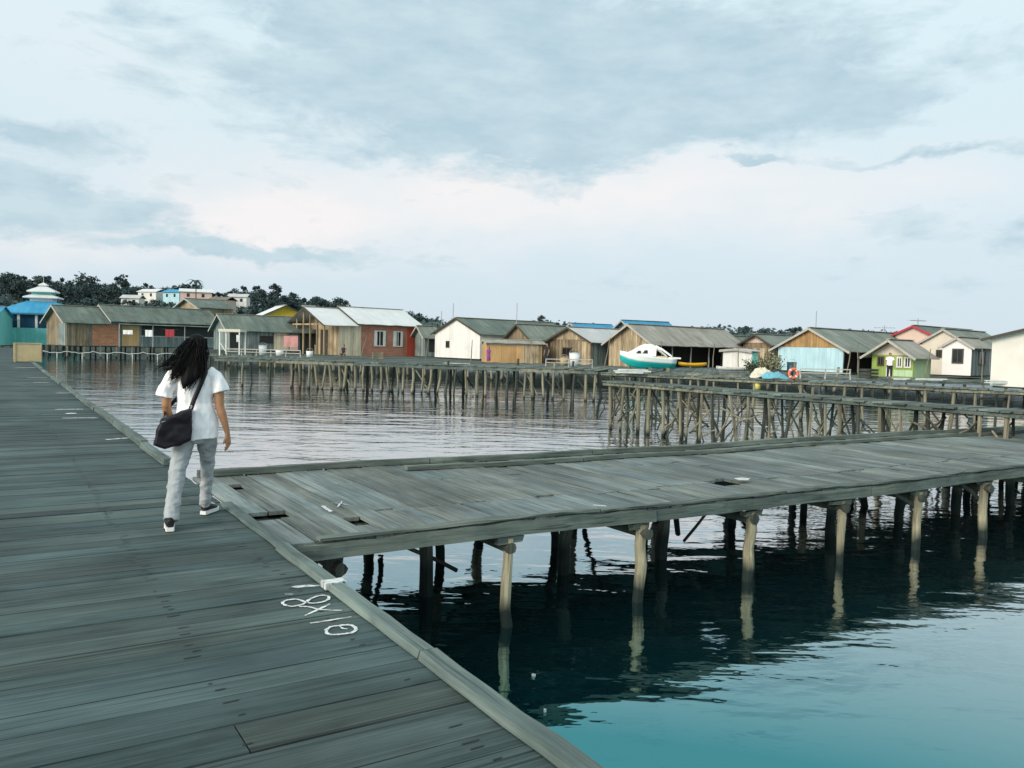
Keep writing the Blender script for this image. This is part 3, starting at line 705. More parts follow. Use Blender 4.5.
            p, q = wp(face, u0, v0), wp(face, u1, v1); o = {'door': .045, 'panel': .03, 'shutter': .075, 'shade_panel': .02, 'sill_board': .05}[k]; bm = BM()  # open fronts are flat sheets on the wall with shade in their colour
            if face == 'gable': box(bm, -o, -.003, p.y, q.y, p.z, q.z)
            else: box(bm, p.x, q.x, -o, -.003, p.z, q.z)
            d = obj(k, bm, M[fm], root)
            if k == 'door':
                bm = BM(); sphere(bm, (-o - .03, p.y + .1, 1.0) if face == 'gable' else (p.x + .1, -o - .03, 1.0), .035, 6, 5); obj('handle', bm, M['zip'], d)
        elif k == 'gpanel':      # boarded triangle above the eave line of the gable
            _, fm, z0 = f; bm = BM(); f0 = max(0, (z0 * H - H) / (RZ - H)); y0 = w / 2 * f0
            pts = [(y0 + .03, z0 * H), (w - y0 - .03, z0 * H), (w / 2, RZ - .08)]
            if z0 < 1: pts = [(.02, z0 * H), (w - .02, z0 * H), (w - .02, H - .03), (w / 2, RZ - .08), (.02, H - .03)]
            A = [bm.verts.new((-.03, *p)) for p in pts]; B = [bm.verts.new((-.003, *p)) for p in pts]
            bm.faces.new(A); bm.faces.new(B[::-1])
            for i in range(len(pts)): bm.faces.new((A[i], B[i], B[(i + 1) % len(pts)], A[(i + 1) % len(pts)]))
            obj('gable_boarding', bm, M[fm], root)
        elif k == 'lean':        # lean-to roof along the side
            _, u0, u1, dep, drop, fm = f; bm = BM(); n = 6; rows = []
            for i in range(n + 1):
                x = (u0 + (u1 - u0) * i / n) * l; j = random.uniform(-.02, .02); z1 = H - .10
                rows.append([bm.verts.new((x, -dep, z1 - drop + j)), bm.verts.new((x, -.09, z1)), bm.verts.new((x, -.09, z1 + .035)), bm.verts.new((x, -dep, z1 - drop + .035 + j))])
            for P, Q in zip(rows, rows[1:]):
                for q in range(4): bm.faces.new((P[q], P[(q + 1) % 4], Q[(q + 1) % 4], Q[q]))
            bm.faces.new(rows[0]); bm.faces.new(rows[-1][::-1]); obj('lean_to_roof', bm, M[fm], root)
            for i in range(0, n + 1, 2):
                x = (u0 + (u1 - u0) * i / n) * l * .98 + .1; bm = BM(); pole(bm, (x, -dep + .15, -.1), (x, -dep + .15, H - .12 - drop), .05, .05, 6); obj('post', bm, M['trim_grey'], root)
        elif k == 'gporch':      # open framed porch on the gable end
            _, dep, n, fm = f
            for i in range(n):
                y = .1 + (w - .2) * i / (n - 1); bm = BM(); box(bm, -dep, -dep + .12, y - .06, y + .06, -.05, H + (RZ - H) * (1 - abs(y - w / 2) / (w / 2)) - .1); obj('post', bm, M[fm], root)
            bm = BM(); box(bm, -dep - .05, -.01, 0, w, -.12, -.02); obj('porch_floor', bm, M['jdeck'], root)
            bm = BM(); box(bm, -dep + .02, -dep + .1, .17, w - .17, H - .2, H - .05); obj('tie_beam', bm, M[fm], root)
    if stilts:
        nx = max(2, int(l / 1.5))
        for i in range(nx + 1):
            for y in (.05, w * .5, w - .1):
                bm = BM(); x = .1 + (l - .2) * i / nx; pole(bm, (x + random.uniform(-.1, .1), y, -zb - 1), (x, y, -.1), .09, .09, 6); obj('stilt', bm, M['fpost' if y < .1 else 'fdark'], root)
    CA[label] = (root, w, l, H)
    return root, w, l, H

# left to right
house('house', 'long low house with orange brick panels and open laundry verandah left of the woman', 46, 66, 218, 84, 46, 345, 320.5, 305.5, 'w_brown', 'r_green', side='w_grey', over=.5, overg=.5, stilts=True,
      rsec=[(0, .26, 0, 'r_green'), (.255, 1, .28, 'r_green')],
      feats=[('panel', 'side', .012, .14, -.02, .95, 'w_brown'), ('panel', 'side', .15, .32, 0, .88, 'brick2'), ('panel', 'side', .335, .445, 0, .88, 'ply_wall'), ('shade_panel', 'side', .46, .985, .46, .93, 'int_shade'), ('sill_board', 'side', .45, .99, .42, .46, 'trim_grey'),
             ('lean', .30, .96, .9, .12, 'r_green2'), ('panel', 'gable', .05, .4, .0, .9, 'w_grey')])
house('house', 'small tan gabled house rising behind the long low house on the left', 177, 199, 232, 106, 42, 338, 306.5, 298.8, 'w_tan', 'r_green', gable='w_cream', trim='trim_grey', over=.7, overg=.6, feats=[('gpanel', 'w_tan', .95), ('window', 'side', .3, .5, .4, .75, 'frame_d')])
house('hut', 'dim green roofed hut with a cluttered front between the long house and brick house', 213, 229, 322, 79, 33, 350, 329, 314.5, 'w_grey', 'r_green', over=.45, feats=[('panel', 'side', .09, .30, 0, .9, 'w_grey'), ('shade_panel', 'side', .0, .085, .1, .8, 'int_shade'), ('shade_panel', 'side', .31, .45, .35, .72, 'int_shade'), ('panel', 'side', .46, .62, 0, .9, 'w_cream'), ('panel', 'side', .63, .72, 0, .8, 'w_pink'), ('shade_panel', 'side', .74, .99, 0, .9, 'int_shade')], cat='hut')
house('house', 'yellow walled house with a pale roof behind the green roofed hut', 264, 303, 300, 112, 118, 336, 315.5, 305.5, 'w_yellow', 'r_white', l=5.5, over=.6, overg=.7, trim='frame_d', feats=[('window', 'gable', .3, .5, .45, .8, 'frame_d')])
H7 = house('house', 'white roofed brick house with an open gabled porch and a red end wall', 303, 338, 418, 80, 42, 355, 323.5, 308, 'brick', 'r_white', gable='w_tan', over=.5, overg=1.9, trim='frame_d',
      rsec=[(0, .20, 0, 'r_white'), (.195, 1, .22, 'r_white')],
      feats=[('panel', 'side', .0, .26, -.02, .97, 'w_cream'), ('panel', 'side', .84, .995, -.02, .95, 'w_red'), ('window', 'side', .42, .56, .3, .82, 'frame_w'), ('shutter', 'side', .42, .455, .3, .82, 'frame_w'), ('shutter', 'side', .53, .56, .3, .82, 'frame_w'),
             ('window', 'side', .66, .78, .3, .82, 'frame_w'), ('shutter', 'side', .66, .70, .3, .82, 'frame_w'), ('shutter', 'side', .755, .78, .3, .82, 'frame_w'), ('gporch', 1.6, 6, 'w_tan'), ('door', 'gable', .3, .5, 0, .8, 'frame_d'), ('shade_panel', 'gable', .6, .85, .3, .8, 'int_shade')])
house('hut', 'small dim hut squeezed between the red end wall and the white gabled house', 414, 424, 437, 84, 36, 356, 335, 326, 'w_grey', 'r_green2', over=.4, feats=[('shade_panel', 'side', .3, .8, .2, .8, 'int_shade')], cat='hut')
house('house', 'white gable fronted house with one tiny dark window and long green roof', 434, 479, 572, 74, 42, 358.5, 333, 318, 'w_white', 'r_green', over=.4, overg=.25, trim='frame_d', feats=[('window', 'gable', .66, .74, .38, .66, 'frame_d')])
house('house', 'brown gabled house peeping over the plywood fronted shed', 507, 529, 585, 72, 40, 363, 336.5, 324.5, 'w_brown', 'r_green2', over=.45, overg=.4, trim='frame_d', feats=[('gpanel', 'w_brown', .9)])
house('shed', 'plywood fronted shed with a low lean roof beside the white gabled house', 481, 486, 541, 67.5, 12, 364, 342.5, 339.5, 'ply_wall', 'r_brown', over=.25, overg=.1, feats=[('panel', 'side', .68, .98, 0, .96, 'w_tan'), ('sill_board', 'side', .0, .67, .9, .97, 'trim_grey'), ('sill_board', 'side', .655, .675, 0, .9, 'trim_grey')], cat='shed')
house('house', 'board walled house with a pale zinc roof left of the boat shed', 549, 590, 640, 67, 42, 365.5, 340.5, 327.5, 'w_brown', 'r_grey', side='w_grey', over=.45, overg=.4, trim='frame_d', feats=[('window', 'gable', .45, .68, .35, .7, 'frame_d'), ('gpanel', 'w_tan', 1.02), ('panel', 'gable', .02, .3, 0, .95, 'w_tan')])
house('house', 'blue roofed house almost hidden behind the pale zinc roof', 562, 582, 618, 84, 30, 362, 331, 323.5, 'w_grey', 'r_blue')
house('house', 'bright blue roofed house standing behind the timber boat shed', 612, 634, 676, 82, 30, 362, 331, 320.5, 'w_grey', 'r_blue')
BS = house('boat_shed', 'raw timber boat shed with an open dark side and grey roof', 608, 651, 742, 64, 43, 367, 342, 324.5, 'w_tan', 'r_brown', over=.45, overg=.45, sidewall=False, cat='shed', feats=[('panel', 'gable', .02, .3, 0, .98, 'w_tan')])
house('house', 'mossy roofed house behind the grey roof of the boat shed', 672, 690, 752, 78, 34, 366, 346, 334, 'w_grey', 'r_green')
house('house', 'small brown house with a dim gable left of the pale blue house', 742, 769, 800, 70, 40, 370, 343, 334.5, 'w_brown', 'r_green2', trim='frame_d', over=.45, feats=[('gpanel', 'w_pink', 1.0), ('panel', 'gable', .1, .6, 0, .8, 'w_tan')])
house('kiosk', 'small whitish board kiosk at the right end of the boat shed', 722, 751, 757, 60, 25, 368, 351, 349, 'w_grey', 'r_grey', gable='w_white', over=.2, overg=.2, cat='kiosk', feats=[('panel', 'side', .05, .95, 0, .9, 'w_turq')])
house('house', 'pale blue house with an orange timber gable and a green roof', 777, 842, 925, 58, 43, 372, 347.5, 328.2, 'w_blue', 'r_green2', over=.6, overg=.35, sidewall=False, feats=[('gpanel', 'w_orange', .98)])
house('house', 'crimson trimmed pale gabled house behind the lime green house', 893, 930, 985, 66, 42, 365, 334.5, 325.8, 'w_pink', 'r_green', over=.4, overg=.3, trim='trim_red')
house('house', 'lime green house with barred windows under a pale gable', 871, 913, 930, 54.5, 40, 377.5, 354.5, 340.2, 'w_lime', 'r_brown', gable='w_lime', side='w_lime2', over=.45, overg=.8, feats=[('gpanel', 'w_plaster', .95), ('window', 'gable', .70, .86, .45, .88, 'frame_d'), ('window', 'gable', .26, .40, .40, .88, 'frame_w'), ('window', 'gable', .06, .22, .40, .88, 'frame_w'), ('door', 'gable', .5, .64, 0, .85, 'frame_w'), ('panel', 'gable', .02, .46, .02, .3, 'w_lime2')])
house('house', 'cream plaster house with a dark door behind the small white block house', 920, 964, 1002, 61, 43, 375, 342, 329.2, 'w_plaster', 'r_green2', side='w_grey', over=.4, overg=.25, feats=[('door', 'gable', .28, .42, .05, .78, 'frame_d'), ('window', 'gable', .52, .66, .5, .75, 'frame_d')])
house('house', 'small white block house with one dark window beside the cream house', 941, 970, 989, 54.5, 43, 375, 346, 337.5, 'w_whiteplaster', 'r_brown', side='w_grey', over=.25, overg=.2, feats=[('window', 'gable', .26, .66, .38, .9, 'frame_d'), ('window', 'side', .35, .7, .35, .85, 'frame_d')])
house('house', 'big cream walled house cut by the right edge of the photo', 990, 1110, 1180, 43, 36, 391, 338.5, 324, 'w_ivory', 'r_green', over=.45, overg=.4, trim='frame_d')

# ------------------------------------------------------------------ mosque at the left
def mosque():
    d = 103; px = 43; zb = 1.1
    root = thing('mosque', 'turquoise mosque with a tiered white tower and blue hipped roof', 'mosque', at(px, d, zb), R_(18) - PSI)
    Z = lambda y: zat(px, y, d) - zb
    def frustum(name, h0, h1, z0, z1, mat, parent=root, th=.12):
        bm = BM(); a = [bm.verts.new((sx * h0, sy * h0, z0)) for sx, sy in ((-1, -1), (1, -1), (1, 1), (-1, 1))]; b = [bm.verts.new((sx * h1, sy * h1, z1)) for sx, sy in ((-1, -1), (1, -1), (1, 1), (-1, 1))]
        c = [bm.verts.new(v.co - Vector((0, 0, th))) for v in a]
        for i in range(4): j = (i + 1) % 4; bm.faces.new((a[i], a[j], b[j], b[i])); bm.faces.new((c[i], c[j], a[j], a[i]))
        bm.faces.new(b); bm.faces.new(c[::-1]); return obj(name, bm, mat, parent)
    W = 3.9
    bm = BM(); box(bm, -W, W, -W, W, -.1, Z(328.5)); obj('wall', bm, M['w_turq'], root)
    bm = BM(); box(bm, -W + .7, W - .7, -W + .7, W - .7, Z(328.5), Z(315)); obj('wall', bm, M['w_dkblue'], root)
    for i in range(5):
        for sy in (-W + .15, W - .15):
            bm = BM(); x = -W + .15 + (2 * W - .3) * i / 4; box(bm, x - .13, x + .13, sy - .13, sy + .13, Z(328.4), Z(315.2)); obj('column', bm, M['frame_w'], root)
    bm = BM(); box(bm, -W - .35, W + .35, -W - .35, W + .35, Z(315.6), Z(314)); obj('eave_band', bm, M['w_blue'], root)
    frustum('roof', W + .6, 1.5, Z(313.8), Z(302), M['r_blue'])
    bm = BM(); box(bm, -1.25, 1.25, -1.25, 1.25, Z(303), Z(298)); t = obj('tower', bm, M['w_white'], root)
    frustum('tier_roof', 1.9, 1.1, Z(297.8), Z(295.2), M['r_white'], t)
    bm = BM(); box(bm, -1.1, 1.1, -1.1, 1.1, Z(295.1), Z(292)); obj('tier_wall', bm, M['w_turq'], t)
    frustum('tier_roof', 1.55, .45, Z(291.8), Z(287), M['r_white'], t)
    bm = BM(); box(bm, -.32, .32, -.32, .32, Z(287), Z(285.3)); obj('tier_wall', bm, M['w_white'], t)
    frustum('tier_roof', .5, .06, Z(285.2), Z(283), M['r_white'], t)
    bm = BM(); tube(bm, [(0, 0, Z(283)), (0, 0, Z(276))], .04, 6); obj('finial', bm, M['zip'], root)
    for i in range(6):
        for sy in (-W + .3, W - .3, 0):
            bm = BM(); x = -W + .3 + (2 * W - .6) * i / 5; pole(bm, (x, sy, -zb - 1), (x, sy, -.11), .1, .1, 6); obj('stilt', bm, M['fdark'], root)
    house('house', 'turquoise house with a bright blue roof left of the mosque', -30, -8, 12, 98, 20, 344, 318, 306, 'w_turq', 'r_blue', over=.5, feats=[('window', 'side', .3, .45, .45, .85, 'frame_w'), ('window', 'side', .6, .75, .45, .85, 'frame_w')], stilts=True)
mosque()

# ------------------------------------------------------------------ hill behind the village, with its trees
M['soil'] = paint('dark_hill_ground', (.020, .034, .026), (.035, .045, .03), .95, .05, .8, 0)
M['mud'] = paint('dark_shore_mud', (.03, .034, .03), (.05, .05, .04), .9, .3)
LEAF = [leaves('dark_leaf', (.020, .042, .046), (.065, .100, .090)), leaves('blue_green_leaf', (.026, .052, .060), (.075, .115, .105)), leaves('olive_leaf', (.03, .05, .026), (.08, .105, .05))]
M['bark'] = wood('bark', (.03, .027, .02), (.10, .085, .06), 2, .3)
RIDGE = [(-420, 297), (-200, 294), (0, 295), (60, 299), (150, 303), (240, 309), (330, 317), (420, 322), (520, 329), (620, 332), (720, 333), (800, 335), (900, 338), (1050, 343), (1300, 350)]
def ridge_y(px):
    for (a, ya), (b, yb) in zip(RIDGE, RIDGE[1:]):
        if px <= b: return ya + (yb - ya) * (px - a) / (b - a)
    return RIDGE[-1][1]
RD = 330.0
def shore(px): return 118 - 38 * max(0, min(1, (px - 100) / 900))
def ground_z(px, d):
    top = zat(px, ridge_y(px), RD); s = shore(px)
    f = max(0, min(1, (d - s) / (RD - s)))
    f = f ** .8
    return -1.2 + (top + 1.2) * f + (noise.noise(Vector((px * .012, d * .02, 3))) * 2.0 * min(1, f * 4))
def hill():
    bm = BM(); cols = [-420 + 20 * i for i in range(87)]; rows = []
    for px in cols:
        s = shore(px); ds = [s - 3 + (RD - s + 3) * j / 12 for j in range(13)] + [RD + 60, RD + 200, RD + 500]
        rows.append([bm.verts.new(at(px, d, ground_z(px, d) if d <= RD else zat(px, ridge_y(px), RD) - (d - RD) * .06)) for d in ds])
    for A, B in zip(rows, rows[1:]):
        for k in range(len(A) - 1): bm.faces.new((A[k], A[k + 1], B[k + 1], B[k]))
    structure(obj('hill', bm, M['soil'], smooth=True))
hill()
def crown_bm(n, size, rx, rz, cz, lobes, seed):
    rnd = random.Random(seed); bm = BM(); cs = []
    for _ in range(lobes):
        a = rnd.uniform(0, 6.283); e = rnd.uniform(-.75, 1); rr = rnd.uniform(.35, 1) * rx * math.sqrt(max(.1, 1 - e * e * .8))
        cs.append((Vector((rr * math.cos(a), rr * math.sin(a), cz + e * rz)), rx * rnd.uniform(.25, .62)))
    for i in range(n):
        c, r = rnd.choice(cs); d = Vector((rnd.gauss(0, 1), rnd.gauss(0, 1), rnd.gauss(0, 1))).normalized()
        p = c + Vector((d.x, d.y, d.z * .75)) * r * (rnd.random() ** .4)
        u = Vector((rnd.gauss(0, 1), rnd.gauss(0, 1), rnd.gauss(0, .7))).normalized(); v = u.orthogonal().normalized(); s = size * rnd.uniform(.6, 1.3)
        q = Matrix.Rotation(rnd.uniform(0, 6.28), 3, u) @ v
        bm.faces.new([bm.verts.new(p + u * s * a + q * s * b * .6) for a, b in ((-1, 0), (-.2, -1), (1, -.1), (.2, 1))])
    return bm
def make_tree(name, label, cat, n, size, rx, rz, cz, lobes, mat, seed, group, trunk_r=.16):
    t = thing(name, label, cat, (0, 0, 0), 0, group)
    bm = crown_bm(n, size, rx, rz, cz, lobes, seed); me = bpy.data.meshes.new('crown'); bm.to_mesh(me); bm.free(); link('crown', me, LEAF[mat], t)
    bm = BM(); rnd = random.Random(seed); pole(bm, (0, 0, -1), (rnd.uniform(-.3, .3), rnd.uniform(-.3, .3), cz), trunk_r, trunk_r * .5, 7, .12)
    for _ in range(5):
        a = rnd.uniform(0, 6.28); pole(bm, (0, 0, cz * rnd.uniform(.5, .85)), (rx * .6 * math.cos(a), rx * .6 * math.sin(a), cz + rz * rnd.uniform(0, .5)), trunk_r * .45, trunk_r * .2, 5, .08)
    obj('trunk', bm, M['bark'], t); return t
def make_palm(label, h=8.0):
    t = thing('palm_tree', label, 'palm', (0, 0, 0)); bm = BM()
    for i in range(17):
        a = i * 2.4 + random.uniform(-.2, .2); l = random.uniform(1.9, 2.7); up = random.uniform(.1, 1.1); prev = None
        for k in range(8):
            f = k / 7; r = l * f; z = h + up * l * f * .7 - 1.5 * f * f * l * .6; c = Vector((r * math.cos(a), r * math.sin(a), z)); s = Vector((-math.sin(a), math.cos(a), -.35)) ; s2 = Vector((-math.sin(a), math.cos(a), .35)); w = .42 * (1 - f * .85) * (.3 + min(1, f * 4) * .7)
            cur = [bm.verts.new(c + s * w), bm.verts.new(c), bm.verts.new(c - s2 * w)]
            if prev:
                bm.faces.new((prev[0], prev[1], cur[1], cur[0])); bm.faces.new((prev[1], prev[2], cur[2], cur[1]))
            prev = cur
    me = bpy.data.meshes.new('crown'); bm.to_mesh(me); bm.free(); link('crown', me, LEAF[1], t)
    bm = BM(); pole(bm, (0, 0, -1), (.3, .1, h + .05), .15, .1, 8, .1); obj('trunk', bm, M['bark'], t); return t
G = 'trees on the wooded hill behind the houses'
protos = [make_tree('tree', 'dark bushy tree on the wooded hill behind the houses', 'tree', 1500, .30, 3.0, 2.4, 4.2, 16, 0, 1, G),
          make_tree('tree', 'dark bushy tree on the wooded hill behind the houses', 'tree', 1300, .29, 2.4, 2.8, 4.4, 13, 0, 2, G),
          make_tree('tree', 'dark bushy tree on the wooded hill behind the houses', 'tree', 1600, .31, 3.5, 2.1, 3.8, 18, 1, 3, G),
          make_tree('tree', 'dark bushy tree on the wooded hill behind the houses', 'tree', 1200, .27, 2.0, 2.4, 4.2, 11, 1, 4, G)]
first = [True] * 4
HH = [(146, 262, 9), (170, 258, 8), (195, 240, 12), (129, 232, 7), (236, 250, 7), (310, 240, 8), (216, 228, 7)]
def put_tree(px, d, s, k=None, z=None):
    if any(abs(px - hx) < hw and d < hd + 6 for hx, hd, hw in HH): s *= .5
    k = random.randrange(4) if k is None else k
    loc = at(px, d, (ground_z(px, d) if z is None else z) - .2)
    if first[k]: o = protos[k]; first[k] = False; o.location = loc; o.scale = (s,) * 3; o.rotation_euler.z = random.uniform(0, 6)
    else: o = dup(protos[k], loc, random.uniform(0, 6.28), (s * random.uniform(.9, 1.15), s, s * random.uniform(.85, 1.2)))
    return o
px = -40
while px < 345:            # ridge line, tree by tree
    put_tree(px, RD - random.uniform(0, 30), random.uniform(.75, 1.25)); px += random.uniform(5, 11)
px = -40
while px < 340: put_tree(px, 285 - random.uniform(0, 25), random.uniform(.7, 1.15)); px += random.uniform(8, 15)
px = -30
while px < 330: put_tree(px, 235 - random.uniform(0, 25), random.uniform(.65, 1.0)); px += random.uniform(11, 19)
px = -20
while px < 300: put_tree(px, 185 - random.uniform(0, 20), random.uniform(.55, .85)); px += random.uniform(16, 28)
px = 345
while px < 800:
    d = RD - random.uniform(0, 40); put_tree(px, d, random.uniform(.45, .8), z=ground_z(px, d) - 2.4); px += random.uniform(4, 9)
for px, py in ((697, 331), (706, 329), (745, 328), (757, 327), (762, 329), (660, 322), (672, 324), (650, 330), (830, 335), (795, 330)):
    put_tree(px, 230, .7, z=zat(px, py, 230) - 5.2)
def tall(o, px, py, d, h): z = zat(px, py, d); o.location = at(px, d, z - h); return o
tall(make_tree('tree', 'tall round crowned tree standing up on the hill near the mosque tower', 'tree', 900, .4, 3.2, 2.6, 8.0, 14, 0, 21, None), 36, 277, 300, 10.6)
tall(make_tree('tree', 'widest dark tree breaking the hill skyline right of the mosque', 'tree', 1000, .42, 4.0, 3.0, 7.5, 18, 0, 22, None), 85, 276, 305, 10.5)
tall(make_tree('conifer', 'pointed dark conifer alone on the hill skyline', 'conifer', 700, .34, 1.5, 3.4, 7.0, 16, 0, 23, None), 123.5, 275.5, 300, 10.4)
tall(make_palm('feathery palm above the small tan gabled house on the left', 8), 194, 277, 200, 9)
tall(make_tree('tree', 'lone dark tree on the hill crest right of the yellow house', 'tree', 800, .38, 3.0, 2.4, 6.5, 14, 1, 24, None), 317, 299, 300, 9)
tall(make_tree('tree', 'flat topped dark tree at the far left edge of the hill', 'tree', 1100, .42, 5.0, 1.8, 8.0, 16, 0, 25, None), 2, 276, 290, 9.6)
tall(make_tree('tree', 'dark tree on the low crest between the brick and white gabled houses', 'tree', 800, .38, 3.4, 1.9, 5.5, 14, 1, 26, None), 412, 313.5, 250, 7.3)
bm = BM(); rnd = random.Random(5)
for _ in range(9000):
    px = rnd.uniform(-60, 420) if rnd.random() < .8 else rnd.uniform(420, 900); d = rnd.uniform(135, RD + 5); g = ground_z(px, d)
    p = at(px, d, g + rnd.uniform(.2, 2.6)); u = Vector((rnd.gauss(0, 1), rnd.gauss(0, 1), rnd.gauss(0, .7))).normalized(); v = u.orthogonal().normalized() * .6; s = rnd.uniform(.5, 1.1)
    bm.faces.new([bm.verts.new(p + u * s * a + v * s * b) for a, b in ((-1, 0), (-.2, -1), (1, -.1), (.2, 1))])
me = bpy.data.meshes.new('undergrowth'); bm.to_mesh(me); bm.free(); o = link('undergrowth', me, LEAF[0]); o['kind'] = 'stuff'; o['label'] = 'dark scrub between the trees on the hill'; o['category'] = 'undergrowth'

def hill_house(label, px, py, d, w, wall, roof):
    z = zat(px, py, d); r = thing('hill_house', label, 'house', at(px, d, z - 3.2), -PSI + random.uniform(-.4, .4))
    bm = BM(); box(bm, -w / 2, w / 2, 0, w * .7, -4, 2.3); obj('wall', bm, M[wall], r)
    bm = BM()
    for y0, y1 in ((-.4, w * .35), (w * .7 + .4, w * .35 + .002)):
        A = [bm.verts.new(p) for p in ((-w / 2 - .4, y0, 2.2), (w / 2 + .4, y0, 2.2), (w / 2 + .4, y1, 3.2), (-w / 2 - .4, y1, 3.2))]; B = [bm.verts.new(v.co + Vector((0, 0, .08))) for v in A]
        bm.faces.new(A); bm.faces.new(B)
        for i in range(4): bm.faces.new((A[i], B[i], B[(i + 1) % 4], A[(i + 1) % 4]))
    obj('roof', bm, M[roof], r)
    for sx in (-.25, .22):
        bm = BM(); box(bm, sx * w - .4, sx * w + .4, -.03, -.003, .8, 1.8); obj('window', bm, M['glass'], r)
hill_house('pale roofed house among the hill trees, right of the pointed conifer', 146, 289, 262, 7, 'w_white', 'r_white')
hill_house('blue roofed house among the hill trees above the long low house', 170, 289.5, 258, 6.5, 'w_blue', 'r_blue')
hill_house('largest white house on the hill beside the feathery palm', 195, 289, 240, 8.5, 'w_pink', 'r_white')
hill_house('tiny grey roofed house low among the hill trees', 129, 295, 232, 5, 'w_white', 'r_grey')
hill_house('white house at the right end of the wooded hill', 236, 294, 250, 5.5, 'w_white', 'r_grey')
hill_house('rusty roofed house on the hill right of the largest white hill house', 216, 297, 228, 6, 'w_pink', 'r_rust')
hill_house('greenish walled house on the hill crest beyond the white roof', 310, 305.5, 240, 6, 'w_turq', 'r_green2')

# ------------------------------------------------------------------ antennas
def antenna(label, px, y0, y1, d, tv=False, arms=2):
    z0, z1 = zat(px, y0, d), zat(px, y1, d); t = thing('antenna', label, 'antenna', at(px, d, z0 - .6), random.uniform(-.5, .5) - PSI)
    bm = BM(); tube(bm, [(0, 0, 0), (0, 0, z1 - z0 + .6)], .035, 6); obj('mast', bm, M['zip'], t)
    if tv:
        h = z1 - z0 + .4
        bm = BM(); beam(bm, (-.8, 0, h), (.8, 0, h), .04, .04)
        for i in range(6): x = -.7 + .28 * i; beam(bm, (x, -.45 + .04 * i, h + .03), (x, .45 - .04 * i, h + .03), .025, .025)
        obj('aerial', bm, M['zip'], t)
antenna('thin bare mast rising behind the white gabled house', 451.5, 320, 303.5, 82)
antenna('tall thin mast above the brown gable of the plywood shed', 515, 326, 303, 80)
antenna('short thin mast left of the white gabled house', 440, 324, 311, 88)
antenna('thin mast above the pale blue house', 813.5, 330, 311, 66)
antenna('left television aerial above the pale blue house roof', 882, 335, 325.5, 68, True)
antenna('right television aerial above the crimson trimmed gable', 915, 328, 318.5, 68, True)

